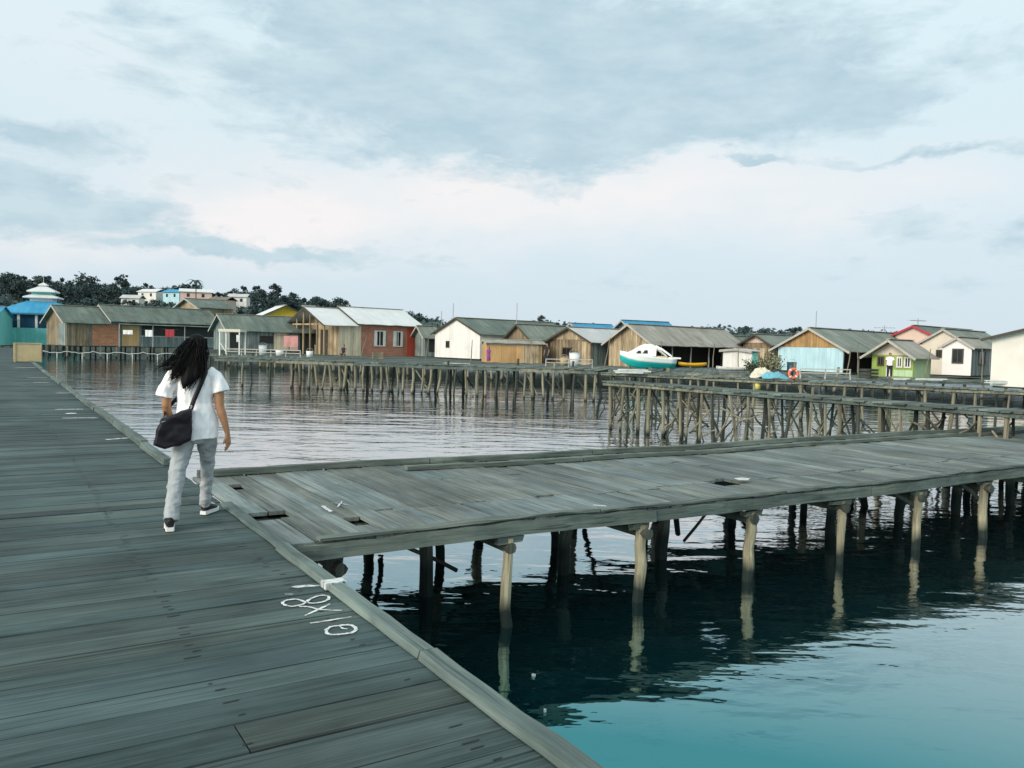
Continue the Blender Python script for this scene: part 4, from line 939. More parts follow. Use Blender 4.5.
# ------------------------------------------------------------------ boats on the platform
def boat():
    t = thing('motorboat', 'white cabin motorboat with a turquoise hull propped before the boat shed', 'motorboat', at(648, 54.5, PZ + .18), -PSI + R_(4) + math.pi); t.scale = (1, 1, 1.1)
    M['hull_t'] = paint('turquoise_hull', (.01, .36, .34), (.01, .30, .28), .35, 2, .4, 0); M['gel'] = paint('white_gelcoat', (.80, .80, .77), (.7, .69, .66), .35, 2, .5, 0)
    L = 3.35; st = [0, .12, .3, .5, .7, .85, .95, 1]
    def sec(f):     # half-breadth at sheer, chine, keel z, sheer z
        b = .80 * (1 - max(0, (f - .45) / .55) ** 2.4); return max(b, .02), max(b * .78, .01), .0 + .5 * max(0, (f - .72) / .28) ** 1.6, .60 + .40 * f * f
    def shell(z0, z1, out, name, mat, cap=True):
        bm = BM(); rows = []
        for f in st:
            b, c, k, s = sec(f); x = -L / 2 + L * f + .25 * f * f
            def pt(h): # width at fraction of height
                z = k + (s - k) * h; wd = (c * (.35 + 1.3 * h) if h < .5 else c + (b - c) * (h - .5) * 2) + out; return wd, z
            lo = [pt(z0 + (z1 - z0) * i / 4) for i in range(5)]
            ring = [bm.verts.new((x, w_, z_)) for w_, z_ in lo] + [bm.verts.new((x, -w_, z_)) for w_, z_ in lo[::-1]]
            rows.append(ring)
        for A, B in zip(rows, rows[1:]):
            for i in range(len(A)): bm.faces.new((A[i], A[(i + 1) % len(A)], B[(i + 1) % len(A)], B[i]))
        bm.faces.new(rows[0][::-1]); bm.faces.new(rows[-1]); return obj(name, bm, mat, t, True)
    h = shell(0, .52, 0, 'hull', M['hull_t']); shell(.522, 1.03, .025, 'topside', M['gel'])
    bm = BM()   # cabin: raked screen, rounded roof
    prof = [(1.55, .84), (1.0, 1.02), (.55, 1.28), (.3, 1.36), (-.15, 1.36), (-.32, 1.3), (-.32, .72), (.5, .72)]
    rows = []
    for y, s in ((-.62, .0), (-.5, .05), (0, .09), (.5, .05), (.62, .0)):
        rows.append([bm.verts.new((x - (.15 if abs(y) > .55 and x > .5 else 0), y * (1 if z < 1.1 else .86) * (1 if x < 1.2 else .75), z + (s if z > 1 else 0) - (.06 if abs(y) > .6 and z > 1.1 else 0))) for x, z in prof])
    for A, B in zip(rows, rows[1:]):
        for i in range(len(A)): bm.faces.new((A[i], A[(i + 1) % len(A)], B[(i + 1) % len(A)], B[i]))
    bm.faces.new(rows[0]); bm.faces.new(rows[-1][::-1]); cab = obj('cabin', bm, M['gel'], t, False)
    for sy in (-1, 1):
        for x0, x1, z0, z1 in ((.98, .66, .88, 1.04), (.56, .22, .88, 1.07)):
            bm = BM(); y = sy * .632; A = [bm.verts.new(p) for p in ((x0, y, z0), (x1, y, z0), (x1 + .03, y * .985, z1), (x0 - .14, y * .985, z1))]; B = [bm.verts.new((v.co.x, v.co.y * .93, v.co.z)) for v in A]
            bm.faces.new(A); bm.faces.new(B[::-1])
            for i in range(4): bm.faces.new((A[i], B[i], B[(i + 1) % 4], A[(i + 1) % 4]))
            obj('window', bm, M['glass'], cab)
        bm = BM(); tube(bm, [(-.3, sy * .53, 1.32), (-.75, sy * .62, 1.12), (-1.25, sy * .70, .80), (-1.4, sy * .72, .70)], (.075, .07, .06, .05), 8); obj('roof_arm', bm, M['gel'], t, True)
        bm = BM(); tube(bm, [(-.32, sy * .5, .74), (-.36, sy * .5, 1.3)], .045, 7); obj('pillar', bm, M['gel'], t)
    bm = BM(); box(bm, -1.1, -.35, -.5, .5, .60, .74); obj('cockpit_floor', bm, M['ply'], t)
    bm = BM(); box(bm, -1.95, -1.2, -.7, .7, .60, .69); obj('aft_deck', bm, M['gel'], t)
    for x in (-1.2, 0, 1.0):
        bm = BM(); box(bm, x - .07, x + .07, -.55, .55, -.18, .06 if x < .9 else .03); obj('chock', bm, M['fpost'], t)
boat()
def canoe(label, px, d, z, L, mat, rot, name='canoe'):
    t = thing(name, label, 'canoe', at(px, d, z), rot - PSI); bm = BM(); rows = []
    for i in range(9):
        f = i / 8 * 2 - 1; w = .36 * (1 - abs(f) ** 2.5) + .015; k = .16 * abs(f) ** 3; x = f * L / 2
        o = [(w * .15, k), (w * .75, k + .10), (w, .36 + .1 * f * f)]; inn = [(w * .86, .36 + .1 * f * f), (w * .6, k + .14), (w * .05, k + .06)]
        rows.append([bm.verts.new((x, y, zz)) for y, zz in o + inn] + [bm.verts.new((x, -y, zz)) for y, zz in (o + inn)[::-1]])
    for A, B in zip(rows, rows[1:]):
        for i in range(len(A)): bm.faces.new((A[i], A[(i + 1) % len(A)], B[(i + 1) % len(A)], B[i]))
    bm.faces.new(rows[0][::-1]); bm.faces.new(rows[-1]); obj('hull', bm, mat, t, True); t.scale = (1, 1, .7)
    for x in (-L * .2, L * .18): bm = BM(); box(bm, x - .1, x + .1, -.32, .32, .30, .335); obj('seat', bm, M['ply'], t)
canoe('narrow yellow canoe under the boat shed roof', 692, 57, PZ + .30, 1.95, paint('yellow_hull', (.70, .40, .02), (.6, .33, .02), .5, 3, .4, 0), .05)
canoe('grey white skiff lying beside the whitish kiosk', 733, 55.5, PZ + .12, 2.4, M['plank_white'], .12)

# ------------------------------------------------------------------ things lying about
def put(name, label, cat, px, d, z, rot=0, group=None): return thing(name, label, cat, at(px, d, z), rot - PSI, group)
def life_ring():
    p = at(793, 28.6, 1.45); t = put('life_ring', 'faded orange life ring standing on the narrow jetty', 'life ring', 793, 31.0, 1.48, .1)
    bm = BM(); n = 24; R, r = .165, .056
    tube(bm, [(R * math.cos(a), 0, R + r + R * math.sin(a)) for a in (2 * math.pi * i / n for i in range(n))], r, 8, Vector((0, 1, 0)), True)
    obj('ring', bm, paint('faded_orange', (.72, .16, .09), (.6, .2, .14), .6, 8, .5), t, True)
    for k in range(4):
        a = k * math.pi / 2 + .78; bm = BM(); pts = [(R * math.cos(b), 0, R + r + R * math.sin(b)) for b in (a - .14, a, a + .14)]; tube(bm, pts, r + .006, 8, Vector((0, 1, 0))); obj('band', bm, M['frame_w'], t, True)
    bm = BM(); box(bm, .05, .11, .05, .12, -.1, .62); obj('peg', bm, M['fpost'], t)
life_ring()
def net_heap(name, label, cat, px, d, z, sx, sy, h, mat, seed):
    t = put(name, label, cat, px, d, z); bm = BM(); n = 14; rows = []
    for i in range(n + 1):
        row = []
        for j in range(n + 1):
            u, v = i / n * 2 - 1, j / n * 2 - 1; e = max(0, 1 - (u * u + v * v) ** 1.2 * .8)
            row.append(bm.verts.new((u * sx * (1 + .15 * noise.noise(Vector((u * 3, v * 3, seed)))), v * sy, h * e * (.7 + .7 * abs(noise.noise(Vector((u * 2.5, v * 2.5, seed + 4))))) + .01)))
        rows.append(row)
    for A, B in zip(rows, rows[1:]):
        for k in range(n): bm.faces.new((A[k], A[k + 1], B[k + 1], B[k]))
    obj('heap', bm, mat, t)
M['net_blue'] = paint('blue_net', (.10, .36, .46), (.25, .45, .5), .9, 14, .8, .5); M['sack'] = paint('pale_sack', (.62, .58, .46), (.5, .46, .36), .9, 5, .6)
net_heap('net_heap', 'crumpled pale blue net left of the orange life ring', 'net', 774, 31.8, 1.46, .50, .35, .30, M['net_blue'], 1)
net_heap('net_heap', 'whitish net heap at the left end of the pale blue net', 'net', 757, 32.2, 1.46, .30, .3, .2, M['sack'], 2)
net_heap('sack', 'pale sack dumped near the dry bushes', 'sack', 762, 50, PZ, .7, .5, .55, M['sack'], 3)
def pail(name, label, cat, px, d, z, r, h, mat, lid=False):
    t = put(name, label, cat, px, d, z); bm = BM(); lathe(bm, [(r * .85, 0), (r, h), (r * .93, h), (r * .8, .03)], 16); obj('body', bm, mat, t, True)
    bm = BM(); tube(bm, [(r * math.cos(a), 0, h * .96 + r * .9 * math.sin(a)) for a in (math.pi * i / 8 for i in range(9))], .012, 5, Vector((0, 1, 0))); obj('handle', bm, M['zip'], t)
    if lid: bm = BM(); lathe(bm, [(r * 1.04, h), (r * 1.04, h + .04), (.02, h + .06)], 16); obj('lid', bm, mat, t)
pw = paint('white_plastic', (.70, .74, .74), (.6, .63, .62), .5); M['navy_drum'] = paint('dark_drum', (.02, .06, .08), rough=.5); pr = paint('tan_plastic', (.52, .43, .24), rough=.6)
pail('barrel', 'whitish plastic barrel before the board walled house', 'barrel', 574, 62.5, PZ, .42, .95, pw, True)
pail('bucket', 'tan bucket left of the whitish barrel', 'bucket', 563.5, 63, PZ, .3, .6, pr)
pail('barrel', 'dark barrel against the pale blue house', 'barrel', 791, 53, PZ, .3, .8, M['navy_drum'], True)
pail('bucket', 'white bucket before the open gabled porch', 'bucket', 309, 70, PZ, .3, .5, pw)
pail('bucket', 'white bucket before the green roofed hut', 'bucket', 279, 72, PZ, .35, .5, pw)
pail('barrel', 'pale barrel at the left side of the green roofed hut', 'barrel', 262, 74, PZ, .35, .8, pw, True)
pail('bucket', 'yellow bucket hanging low under the narrow jetty', 'bucket', 757, 31.6, 1.05, .16, .28, paint('yellow_plastic', (.72, .62, .16), rough=.6))
def crate(label, px, d, z, s, mat, rot):
    t = put('crate', label, 'crate', px, d, z, rot)
    for k in range(3):
        for y in (-s, s): bm = BM(); box(bm, -s, s, y - .02, y + .02, .02 + k * .2, .17 + k * .2); obj('slat', bm, mat, t)
        for x in (-s, s): bm = BM(); box(bm, x - .02, x + .02, -s + .022, s - .022, .02 + k * .2, .17 + k * .2); obj('slat', bm, mat, t)
    bm = BM(); box(bm, -s + .03, s - .03, -s + .03, s - .03, 0, .02); obj('bottom', bm, mat, t)
crate('slatted wooden crate by the red end wall', 377, 69, PZ, .4, M['fpost'], .3)
crate('slatted wooden crate in front of the white block house', 1001, 49.5, PZ, .4, M['fpost'], .1)
crate('slatted wooden crate at the lime green house', 868, 51.5, PZ, .4, M['fdark'], .5)
def plank_pile(label, px0, px1, d, z, mat, n=4):
    a, b = at(px0, d, z), at(px1, d, z); t = thing('plank_pile', label, 'planks', a, math.atan2((b - a).y, (b - a).x)); L = (b - a).length
    for i in range(n):
        bm = BM(); y = .22 * (i % 2) ; box(bm, random.uniform(0, .3), L - random.uniform(0, .4), y, y + .18, .055 * (i // 2) + .002 * i, .055 * (i // 2) + .05, 0, .008); obj('plank', bm, mat, t)
plank_pile('whitewashed boards stacked on the narrow jetty before the motorboat', 614, 652, 33.6, 1.47, M['plank_white'], 6)
plank_pile('pale boards on the low platform before the plywood shed', 442, 470, 57, PZ + .02, M['plank_white'])
plank_pile('pale boards lying on the platform before the white block house', 918, 948, 49.5, PZ + .02, M['plank_white'])
plank_pile('white boards under the big cream house at the right', 985, 1016, 47, PZ + .02, M['plank_white'], 6)
plank_pile('white boards stacked before the lime green house', 892, 912, 49, PZ + .02, M['plank_white'])
def fence_rail(label, px0, px1, d, z, h):
    a, b = at(px0, d, z), at(px1, d, z); L = (b - a).length; t = thing('railing', label, 'railing', a, math.atan2((b - a).y, (b - a).x)); n = max(2, int(L / 1.1))
    for i in range(n + 1): bm = BM(); x = L * i / n; pole(bm, (x, 0, -.05), (x + random.uniform(-.05, .05), 0, h), .045, .04, 6, .02); obj('post', bm, M['trim_grey'], t)
    for q in (h * .55, h * .95): bm = BM(); beam(bm, (0, -.05, q), (L, -.05, q + random.uniform(-.05, .05)), .05, .06); obj('rail', bm, M['trim_grey'], t)
fence_rail('bleached pole railing at the edge before the pale blue house', 800, 850, 48.5, PZ, .55)
fence_rail('bleached pole railing before the plywood shed', 545, 592, 57, PZ, .6)
fence_rail('low grey railing before the green roofed hut', 226, 300, 66, PZ + .1, .5)
def gazebo():
    t = put('frame_awning', 'white pole frame with a pale canopy left of the green roofed hut', 'awning', 219, 72, PZ); 
    for x in (0, 1.7):
        for y in (0, 1.6): bm = BM(); box(bm, x - .05, x + .05, y - .05, y + .05, -.1, 1.95); obj('pole', bm, M['frame_w'], t)
    bm = BM(); box(bm, -.1, 1.8, -.1, 1.7, 1.96, 2.2); obj('canopy', bm, M['sack'], t)
    bm = BM(); beam(bm, (.05, -.08, 1.0), (.7, -.08, .05), .06, .06); obj('brace', bm, M['frame_w'], t)
gazebo()
M['cloth_w'] = paint('white_cloth', (.75, .76, .76), rough=.9); M['cloth_r'] = paint('dull_red_cloth', (.34, .04, .05), rough=.9); M['cloth_p'] = paint('pink_cloth', (.6, .3, .28), rough=.9)
def cloth(label, px, py, d, w, h, mat):
    t = put('laundry', label, 'laundry', px, d, zat(px, py, d)); bm = BM(); rows = []
    for j in range(7):
        rows.append([bm.verts.new((-w / 2 + w * i / 8, .05 * math.sin(i * 1.7 + j * .3) * (j / 6), -h * j / 6)) for i in range(9)])
    for A, B in zip(rows, rows[1:]):
        for k in range(8): bm.faces.new((A[k], A[k + 1], B[k + 1], B[k]))
    obj('cloth', bm, mat, t, True)
    bm = BM(); tube(bm, [(-w, 0, .02), (0, 0, 0), (w, 0, .02)], .012, 5); obj('line', bm, M['frame_d'], t)
cloth('white towel hanging in the dark laundry verandah, left one', 127, 330, 86.5, 1.0, .45, M['cloth_w'])
cloth('larger white shirt hanging in the dark laundry verandah', 148, 330, 87.3, .75, .7, M['cloth_w'])
cloth('dull red cloth hanging in the dark laundry verandah', 169, 329.5, 88.5, .95, .8, M['cloth_r'])
cloth('white rag hanging under the pale canopy frame', 237, 335, 71.5, .25, .6, M['cloth_w'])
cloth('pink cloth hung on the front of the green roofed hut', 290, 336, 76.5, 1.3, 1.0, M['cloth_p'])
bm = BM(); pts = []
for i in range(40):
    px = 42 + 140 * i / 39; pts.append(at(px, 83.0 + 6 * i / 39 - 2.5, .70 - .16 * abs(math.sin(i * .45)) + .04 * math.sin(i * 2.3)))
o0 = pts[0].copy(); tube(bm, [p - o0 for p in pts], .035, 6, Vector((0, 0, 1)))
for i in range(4, 40, 7): tube(bm, [pts[i] - o0 + Vector((0, 0, -1.6)), pts[i] - o0], .04, 5)
o = obj('water_pipe', bm, M['plank_white'], smooth=True); o.location = o0; tag(o, 'sagging white pipe strung along the stilts of the long low house', 'pipe')
def bush(label, px, d, z, h, w, seed, mat):
    t = put('bush', label, 'bush', px, d, z); rnd = random.Random(seed); bm = BM(); bs = BM()
    for _ in range(22):
        a, l = rnd.uniform(0, 6.28), rnd.uniform(.5, 1) * h; e = Vector((math.cos(a) * w * rnd.uniform(.2, 1), math.sin(a) * w * .6, l)); tube(bs, [(0, 0, 0), e * .5 + Vector((0, 0, .1)), e], (.025, .018, .008), 5)
        for k in range(16):
            p = e * rnd.uniform(.35, 1) + Vector((rnd.gauss(0, .1), rnd.gauss(0, .1), rnd.gauss(0, .1))); u = Vector((rnd.gauss(0, 1), rnd.gauss(0, 1), rnd.gauss(0, 1))).normalized(); v = u.orthogonal().normalized(); s = rnd.uniform(.05, .10)
            bm.faces.new([bm.verts.new(p + u * s * a_ + v * s * b_ * .6) for a_, b_ in ((-1, 0), (0, -1), (1, 0), (0, 1))])
    me = bpy.data.meshes.new('foliage'); bm.to_mesh(me); bm.free(); link('foliage', me, mat, t); obj('stem', bs, M['bark'], t)
    bm = BM(); lathe(bm, [(.2, 0), (.28, .35), (.24, .35), (.2, .3)], 12); obj('pot', bm, M['fdark'], t)
LD = leaves('dry_leaf', (.16, .17, .10), (.32, .31, .19))
bush('dry greyish bush in a pot before the small brown house', 765, 54, PZ, 1.45, .9, 1, LD)
bush('dry bush nearest the pale blue house', 776, 53, PZ, 1.3, .7, 2, LD)
bush('low green bush beside the whitish kiosk', 753, 53.5, PZ, 1.0, .7, 3, LEAF[2])
def sign():
    p = on(33, 362); t = thing('plywood_board', 'tan plywood box standing at the far end of the boardwalk', 'box', (1.65, p.y, DECK), 0); s = .62
    bm = BM(); box(bm, -s, s, -.3, .3, .03, .93); obj('panel', bm, M['ply'], t)
    for x in (-s + .04, s - .04):
        bm = BM(); box(bm, x - .035, x + .035, -.335, -.303, 0, .95); obj('batten', bm, M['ply'], t)
    bm = BM(); box(bm, -s - .02, s + .02, -.34, .32, .953, .98); obj('lid', bm, M['ply'], t)
sign()

# ------------------------------------------------------------------ people
def hand(bm, wrist, dirv, palm_n, side, s=1.0):
    """palm, four bent fingers of unequal length and a thumb leaving the side of the palm"""
    d = Vector(dirv).normalized(); n = (Vector(palm_n) - d * d.dot(Vector(palm_n))).normalized(); u = d.cross(n).normalized() * side
    w = Vector(wrist)
    tube(bm, [w - d * .02, w + d * .03 * s, w + d * .085 * s], [(.024 * s, .018 * s), (.036 * s, .017 * s), (.038 * s, .015 * s)], 10, u)
    for k, (o, l) in enumerate(((-.028, .062), (-.0095, .074), (.0095, .070), (.028, .055))):
        b = w + d * .08 * s + u * o * s; c = .012 + .006 * k
        tube(bm, [b - d * .02, b + d * l * .45 * s + n * .004, b + d * l * .8 * s + n * c, b + d * l * 1.0 * s + n * c * 2.2], [.0095 * s, .0092 * s, .0085 * s, .007 * s], 7, u)
    b = w + d * .03 * s - u * .030 * s
    tube(bm, [b + u * .012, b - u * .016 * s + d * .026 * s + n * .008, b - u * .022 * s + d * .058 * s + n * .018], [.012 * s, .0105 * s, .008 * s], 7, n)
def shoe(parent, heel, dirv, L=.25):
    d = Vector(dirv); z0 = heel[2]; d.z = 0; d.normalize(); s = Vector((-d.y, d.x, 0)); h = Vector(heel)
    bm = BM(); prof = [(0, .028), (.03, .036), (.09, .034), (.16, .043), (.21, .041), (.24, .028), (.25, .012)]
    for lo, hi in ((.0, .03),):
        ring0 = [h + d * a * L / .25 + s * w for a, w in prof] + [h + d * a * L / .25 - s * w for a, w in prof[::-1]]
        A = [bm.verts.new(p + Vector((0, 0, lo))) for p in ring0]; B = [bm.verts.new(p + Vector((0, 0, hi))) for p in ring0]
        bm.faces.new(A[::-1]); bm.faces.new(B)
        for i in range(len(A)): j = (i + 1) % len(A); bm.faces.new((A[i], A[j], B[j], B[i]))
    sole = (bm, 'sole')
    bm2 = BM(); tube(bm2, [h + d * a + Vector((0, 0, z)) for a, z in ((.008, .055), (.04, .062), (.10, .055), (.16, .042), (.21, .034), (.238, .026))], [(.027, .035), (.034, .042), (.034, .036), (.040, .024), (.036, .018), (.02, .010)], 12, s)
    tube(bm2, [h + d * .045 + Vector((0, 0, .04)), h + d * .045 + Vector((0, 0, .115))], [(.034, .038), (.036, .042)], 12, s)
    up = link('shoe', fuse(bm2, .006, 'shoe', 3), M['black'], parent, True)
    obj('sole', bm, M['sole'], up)
    bm = BM()
    for k in range(3):
        c = h + d * (.115 + .028 * k) + Vector((0, 0, .092 - .011 * k)); beam(bm, c - s * .026, c + s * .026, .008, .006)
    obj('lace', bm, M['sole'], up)

HEAD = math.atan(322 / 830)
def woman():
    root = thing('person', 'woman walking away with windblown long black hair, white t-shirt and pale grey jeans', 'person', at(190, 6.95, DECK + .008), -PSI + HEAD); root.scale = (.95, 1, 1)
    V = Vector; bm = BM()
    tor = [((.045, 0, .74), (.150, .105)), ((.045, -.008, .82), (.168, .122)), ((.04, -.004, .92), (.150, .105)), ((.036, 0, 1.02), (.128, .092)), ((.034, .0, 1.12), (.140, .098)), ((.034, -.004, 1.21), (.150, .092)), ((.04, -.006, 1.265), (.125, .070)), ((.048, -.004, 1.30), (.065, .055)), ((.05, .0, 1.34), (.048, .05)), ((.052, .012, 1.40), (.047, .05))]
    tube(bm, [p for p, r in tor], [r for p, r in tor], 18)
    hc = V((.052, .028, 1.462)); sphere(bm, hc, (.074, .092, .108), 20, 14); sphere(bm, hc + V((0, .028, -.06)), (.052, .060, .055), 14, 10)
    tube(bm, [hc + V((0, .085, .012)), hc + V((0, .103, -.022)), hc + V((0, .112, -.034))], [(.010, .012), (.014, .014), (.016, .012)], 8)
    sphere(bm, hc + V((0, .088, -.070)), (.024, .012, .010), 10, 6); sphere(bm, hc + V((0, .080, -.098)), (.022, .018, .014), 10, 6)
    for s in (-1, 1):
        sphere(bm, hc + V((s * .076, -.004, -.012)), (.010, .020, .030), 8, 8); sphere(bm, hc + V((s * .030, .078, .026)), (.022, .012, .008), 8, 6)
    # arms
    R = [(.165, -.005, 1.262), (.205, -.015, 1.215), (.236, -.03, 1.10), (.243, -.045, .975), (.262, -.05, .92), (.292, -.05, .82), (.312, -.045, .745)]
    tube(bm, R, [.050, .052, .046, .038, .039, .030, .023], 12)
    hand(bm, R[-1], V((.10, .03, -1)), V((-.7, .5, 0)), 1, .98)
    L = [(-.095, -.005, 1.262), (-.14, -.012, 1.215), (-.185, -.01, 1.10), (-.195, .0, .985), (-.19, .04, .93), (-.165, .13, .87), (-.14, .20, .82)]
    tube(bm, L, [.050, .052, .046, .038, .039, .030, .023], 12)
    hand(bm, L[-1], V((.15, .7, -.6)), V((.8, -.1, .3)), -1, .98)
    # legs
    LL = [(-.045, .0, .80), (-.07, -.02, .66), (-.10, -.085, .46), (-.12, -.18, .30), (-.142, -.30, .10)]; RL = [(.13, .0, .80), (.138, .04, .66), (.145, .15, .46), (.142, .20, .30), (.132, .275, .10)]
    for q in (LL, RL): tube(bm, q, [.085, .078, .052, .050, .034], 12)
    for q, d in ((LL[-1], V((-.05, 1, 0))), (RL[-1], V((.5, .86, 0)))):
        d.normalize(); p = V(q); tube(bm, [p + V((0, 0, -.01)) - d * .02, p + d * .05 + V((0, 0, -.045)), p + d * .15 + V((0, 0, -.065))], [(.033, .03), (.034, .025), (.036, .014)], 10, V((-d.y, d.x, 0)))
    link('body', fuse(bm, .0058, 'body', 4), M['skin'], root, True)
    for s in (-1, 1):
        bm = BM(); sphere(bm, hc + V((s * .030, .078, .010)), (.013, .010, .009), 10, 8); obj('eye', bm, M['sole'], root, True)
        bm = BM(); sphere(bm, hc + V((s * .030, .087, .010)), (.0055, .003, .0055), 8, 6); obj('iris', bm, M['black'], root, True)
    # t-shirt with short sleeves
    bm = BM(); sh = [((.060, -.004, .700), (.176, .146)), ((.054, -.004, .80), (.180, .146)), ((.046, -.004, .90), (.168, .126)), ((.04, 0, 1.0), (.150, .110)), ((.036, .0, 1.12), (.156, .112)), ((.036, -.004, 1.21), (.162, .104)), ((.04, -.006, 1.278), (.142, .086)), ((.047, -.004, 1.312), (.088, .068))]
    tube(bm, [p for p, r in sh], [r for p, r in sh], 20)
    tube(bm, [(.14, -.005, 1.255), (.20, -.012, 1.222), (.243, -.03, 1.13), (.252, -.034, 1.095)], [(.066, .070), (.070, .074), (.072, .076), (.073, .076)], 14)
    tube(bm, [(-.07, -.005, 1.255), (-.132, -.012, 1.225), (-.20, -.012, 1.11), (-.212, -.01, 1.055)], [(.058, .062), (.064, .068), (.070, .074), (.074, .076)], 14)
    link('t_shirt', fuse(bm, .0065, 't_shirt', 4, .013, 11, (1, 1, .7)), M['shirt'], root, True)
    # jeans
    bm = BM(); tube(bm, [(.05, -.006, .86), (.05, -.012, .80), (.046, -.012, .72), (.045, -.008, .675)], [(.125, .085), (.150, .112), (.152, .120), (.10, .09)], 18)
    tube(bm, [(-.028, -.004, .78), (-.055, -.022, .66), (-.092, -.075, .50), (-.112, -.15, .36), (-.132, -.25, .20), (-.148, -.315, .075)], [(.102, .108), (.094, .10), (.074, .08), (.066, .072), (.062, .068), (.063, .074)], 16)
    tube(bm, [(.128, -.004, .78), (.138, .03, .66), (.148, .12, .50), (.148, .17, .36), (.142, .225, .20), (.134, .27, .078)], [(.092, .106), (.086, .096), (.064, .076), (.056, .068), (.050, .062), (.050, .064)], 16)
    j = link('jeans', fuse(bm, .0065, 'jeans', 4, .012, 10, (1.1, 1.1, 1.7)), M['jeans'], root, True)
    shoe(root, (-.150, -.375, 0), (-.06, 1, 0)); shoe(root, (.115, .235, 0), (.50, .86, 0), .255)
    # hair: a core mass and loose strands blown to the left
    bm = BM(); sphere(bm, hc + V((0, -.022, .022)), (.088, .090, .098), 18, 12)
    tube(bm, [(.052, -.03, 1.50), (.040, -.075, 1.42), (.018, -.105, 1.32), (-.008, -.130, 1.235), (-.045, -.145, 1.17), (-.058, -.148, 1.125)], [(.086, .06), (.104, .060), (.104, .044), (.076, .034), (.033, .018), (.008, .006)], 16)
    tube(bm, [(.01, -.06, 1.43), (-.06, -.085, 1.34), (-.13, -.085, 1.29), (-.20, -.07, 1.28)], [(.045, .04), (.034, .03), (.016, .012), (.004, .003)], 12)
    tube(bm, [(-.06, -.09, 1.36), (-.12, -.11, 1.28), (-.155, -.115, 1.20)], [(.05, .04), (.034, .02), (.005, .004)], 10)
    hair = link('hair', fuse(bm, .007, 'hair', 3, .006, 18, (1.5, 1, .35)), M['hair'], root, True)
    rnd = random.Random(4); bm = BM()
    for i in range(760):
        a = rnd.uniform(-1.5, 1.5); st = hc + V((math.sin(a) * .085, -.022 - abs(math.cos(a)) * .085, rnd.uniform(-.05, .085)))
        k = rnd.random()
        if k < .86:
            f = rnd.random(); e = V((.095 - .215 * f + rnd.gauss(0, .014), -.135 - .02 * rnd.random(), 1.245 - .10 * math.exp(-((f - .55) / .18) ** 2) + rnd.gauss(0, .03)))
            if f > .85: e.z += .04
        elif k < .94: e = V((rnd.uniform(-.30, -.15), rnd.uniform(-.12, -.06), rnd.uniform(1.255, 1.31)))
        else: e = V((rnd.uniform(-.19, -.12), -.13, rnd.uniform(1.15, 1.25)))
        m1 = st.lerp(e, .35) + V((rnd.gauss(.012, .012), -.03, .02)); m2 = st.lerp(e, .7) + V((rnd.gauss(.01, .014), -.022, rnd.gauss(-.006, .012)))
        tube(bm, [st, m1, m2, e], [.004, .0042, .0028, .0006], 4)
    obj('strand', bm, M['hair'], hair)['kind'] = 'stuff'
    # shoulder bag
    b = thing('shoulder_bag', "black leather shoulder bag hanging at the left hip of the walking woman", 'bag', root.location.copy(), -PSI + HEAD); b.scale = (.95, 1, 1)
    bm = BM(); front = [(-.232, .885), (.010, .968), (.022, .85), (.006, .715), (-.09, .665), (-.20, .640), (-.292, .672), (-.268, .78)]
    n = len(front); rings = []
    for y, k in ((-.125, .90), (-.150, 1.0), (-.205, 1.0), (-.232, .90)):
        cx, cz = -.13, .79; rings.append([bm.verts.new((cx + (x - cx) * k, y + .10 * (x - cx) * .5, cz + (z - cz) * k)) for x, z in front])
    for A, B in zip(rings, rings[1:]):
        for i in range(n): bm.faces.new((A[i], A[(i + 1) % n], B[(i + 1) % n], B[i]))
    bm.faces.new(rings[0][::-1]); bm.faces.new(rings[-1])
    link('body', fuse(bm, .006, 'bag_body', 5, .012, 9), M['bag'], b, True)
    bm = BM(); pts = [(-.215, -.13, .872), (-.20, .04, .93), (-.12, .125, 1.02), (.01, .135, 1.14), (.10, .085, 1.25), (.135, .0, 1.305), (.128, -.075, 1.275), (.108, -.115, 1.22), (.070, -.128, 1.13), (.034, -.132, 1.045), (.004, -.165, .958)]
    def cat(P, t): # Catmull-Rom
        i = min(int(t), len(P) - 2); f = t - i; p0, p1, p2, p3 = (V(P[max(0, min(len(P) - 1, j))]) for j in (i - 1, i, i + 1, i + 2))
        return .5 * ((2 * p1) + (p2 - p0) * f + (2 * p0 - 5 * p1 + 4 * p2 - p3) * f * f + (3 * p1 - p0 - 3 * p2 + p3) * f ** 3)
    P = [cat(pts, i / 6) for i in range(6 * (len(pts) - 1) + 1)]; prev = None; ax = V((.04, 0, 1.0))
    for i, p in enumerate(P):
        t = (P[min(i + 1, len(P) - 1)] - P[max(i - 1, 0)]).normalized(); o = V((p.x - .04, p.y, max(0, (p.z - 1.22) * 2))).normalized(); s = t.cross(o).normalized() * .019; o = s.cross(t).normalized() * .003
        if o.dot(V((p.x - .04, p.y, .1))) < 0: o = -o
        cur = [bm.verts.new(p + s - o), bm.verts.new(p - s - o), bm.verts.new(p - s + o), bm.verts.new(p + s + o)]
        if prev:
            for k in range(4): bm.faces.new((prev[k], prev[(k + 1) % 4], cur[(k + 1) % 4], cur[k]))
        prev = cur
    obj('strap', bm, M['bag'], b, True)
    bm = BM(); tube(bm, [(-.225, -.236, .862), (-.10, -.226, .905), (.0, -.215, .938)], .004, 6); obj('zip', bm, M['zip'], b)
    bm = BM(); tube(bm, [(.002, -.168, .962), (.014, -.16, .985), (.0, -.15, .99)], .006, 6); obj('buckle', bm, M['zip'], b)
woman()

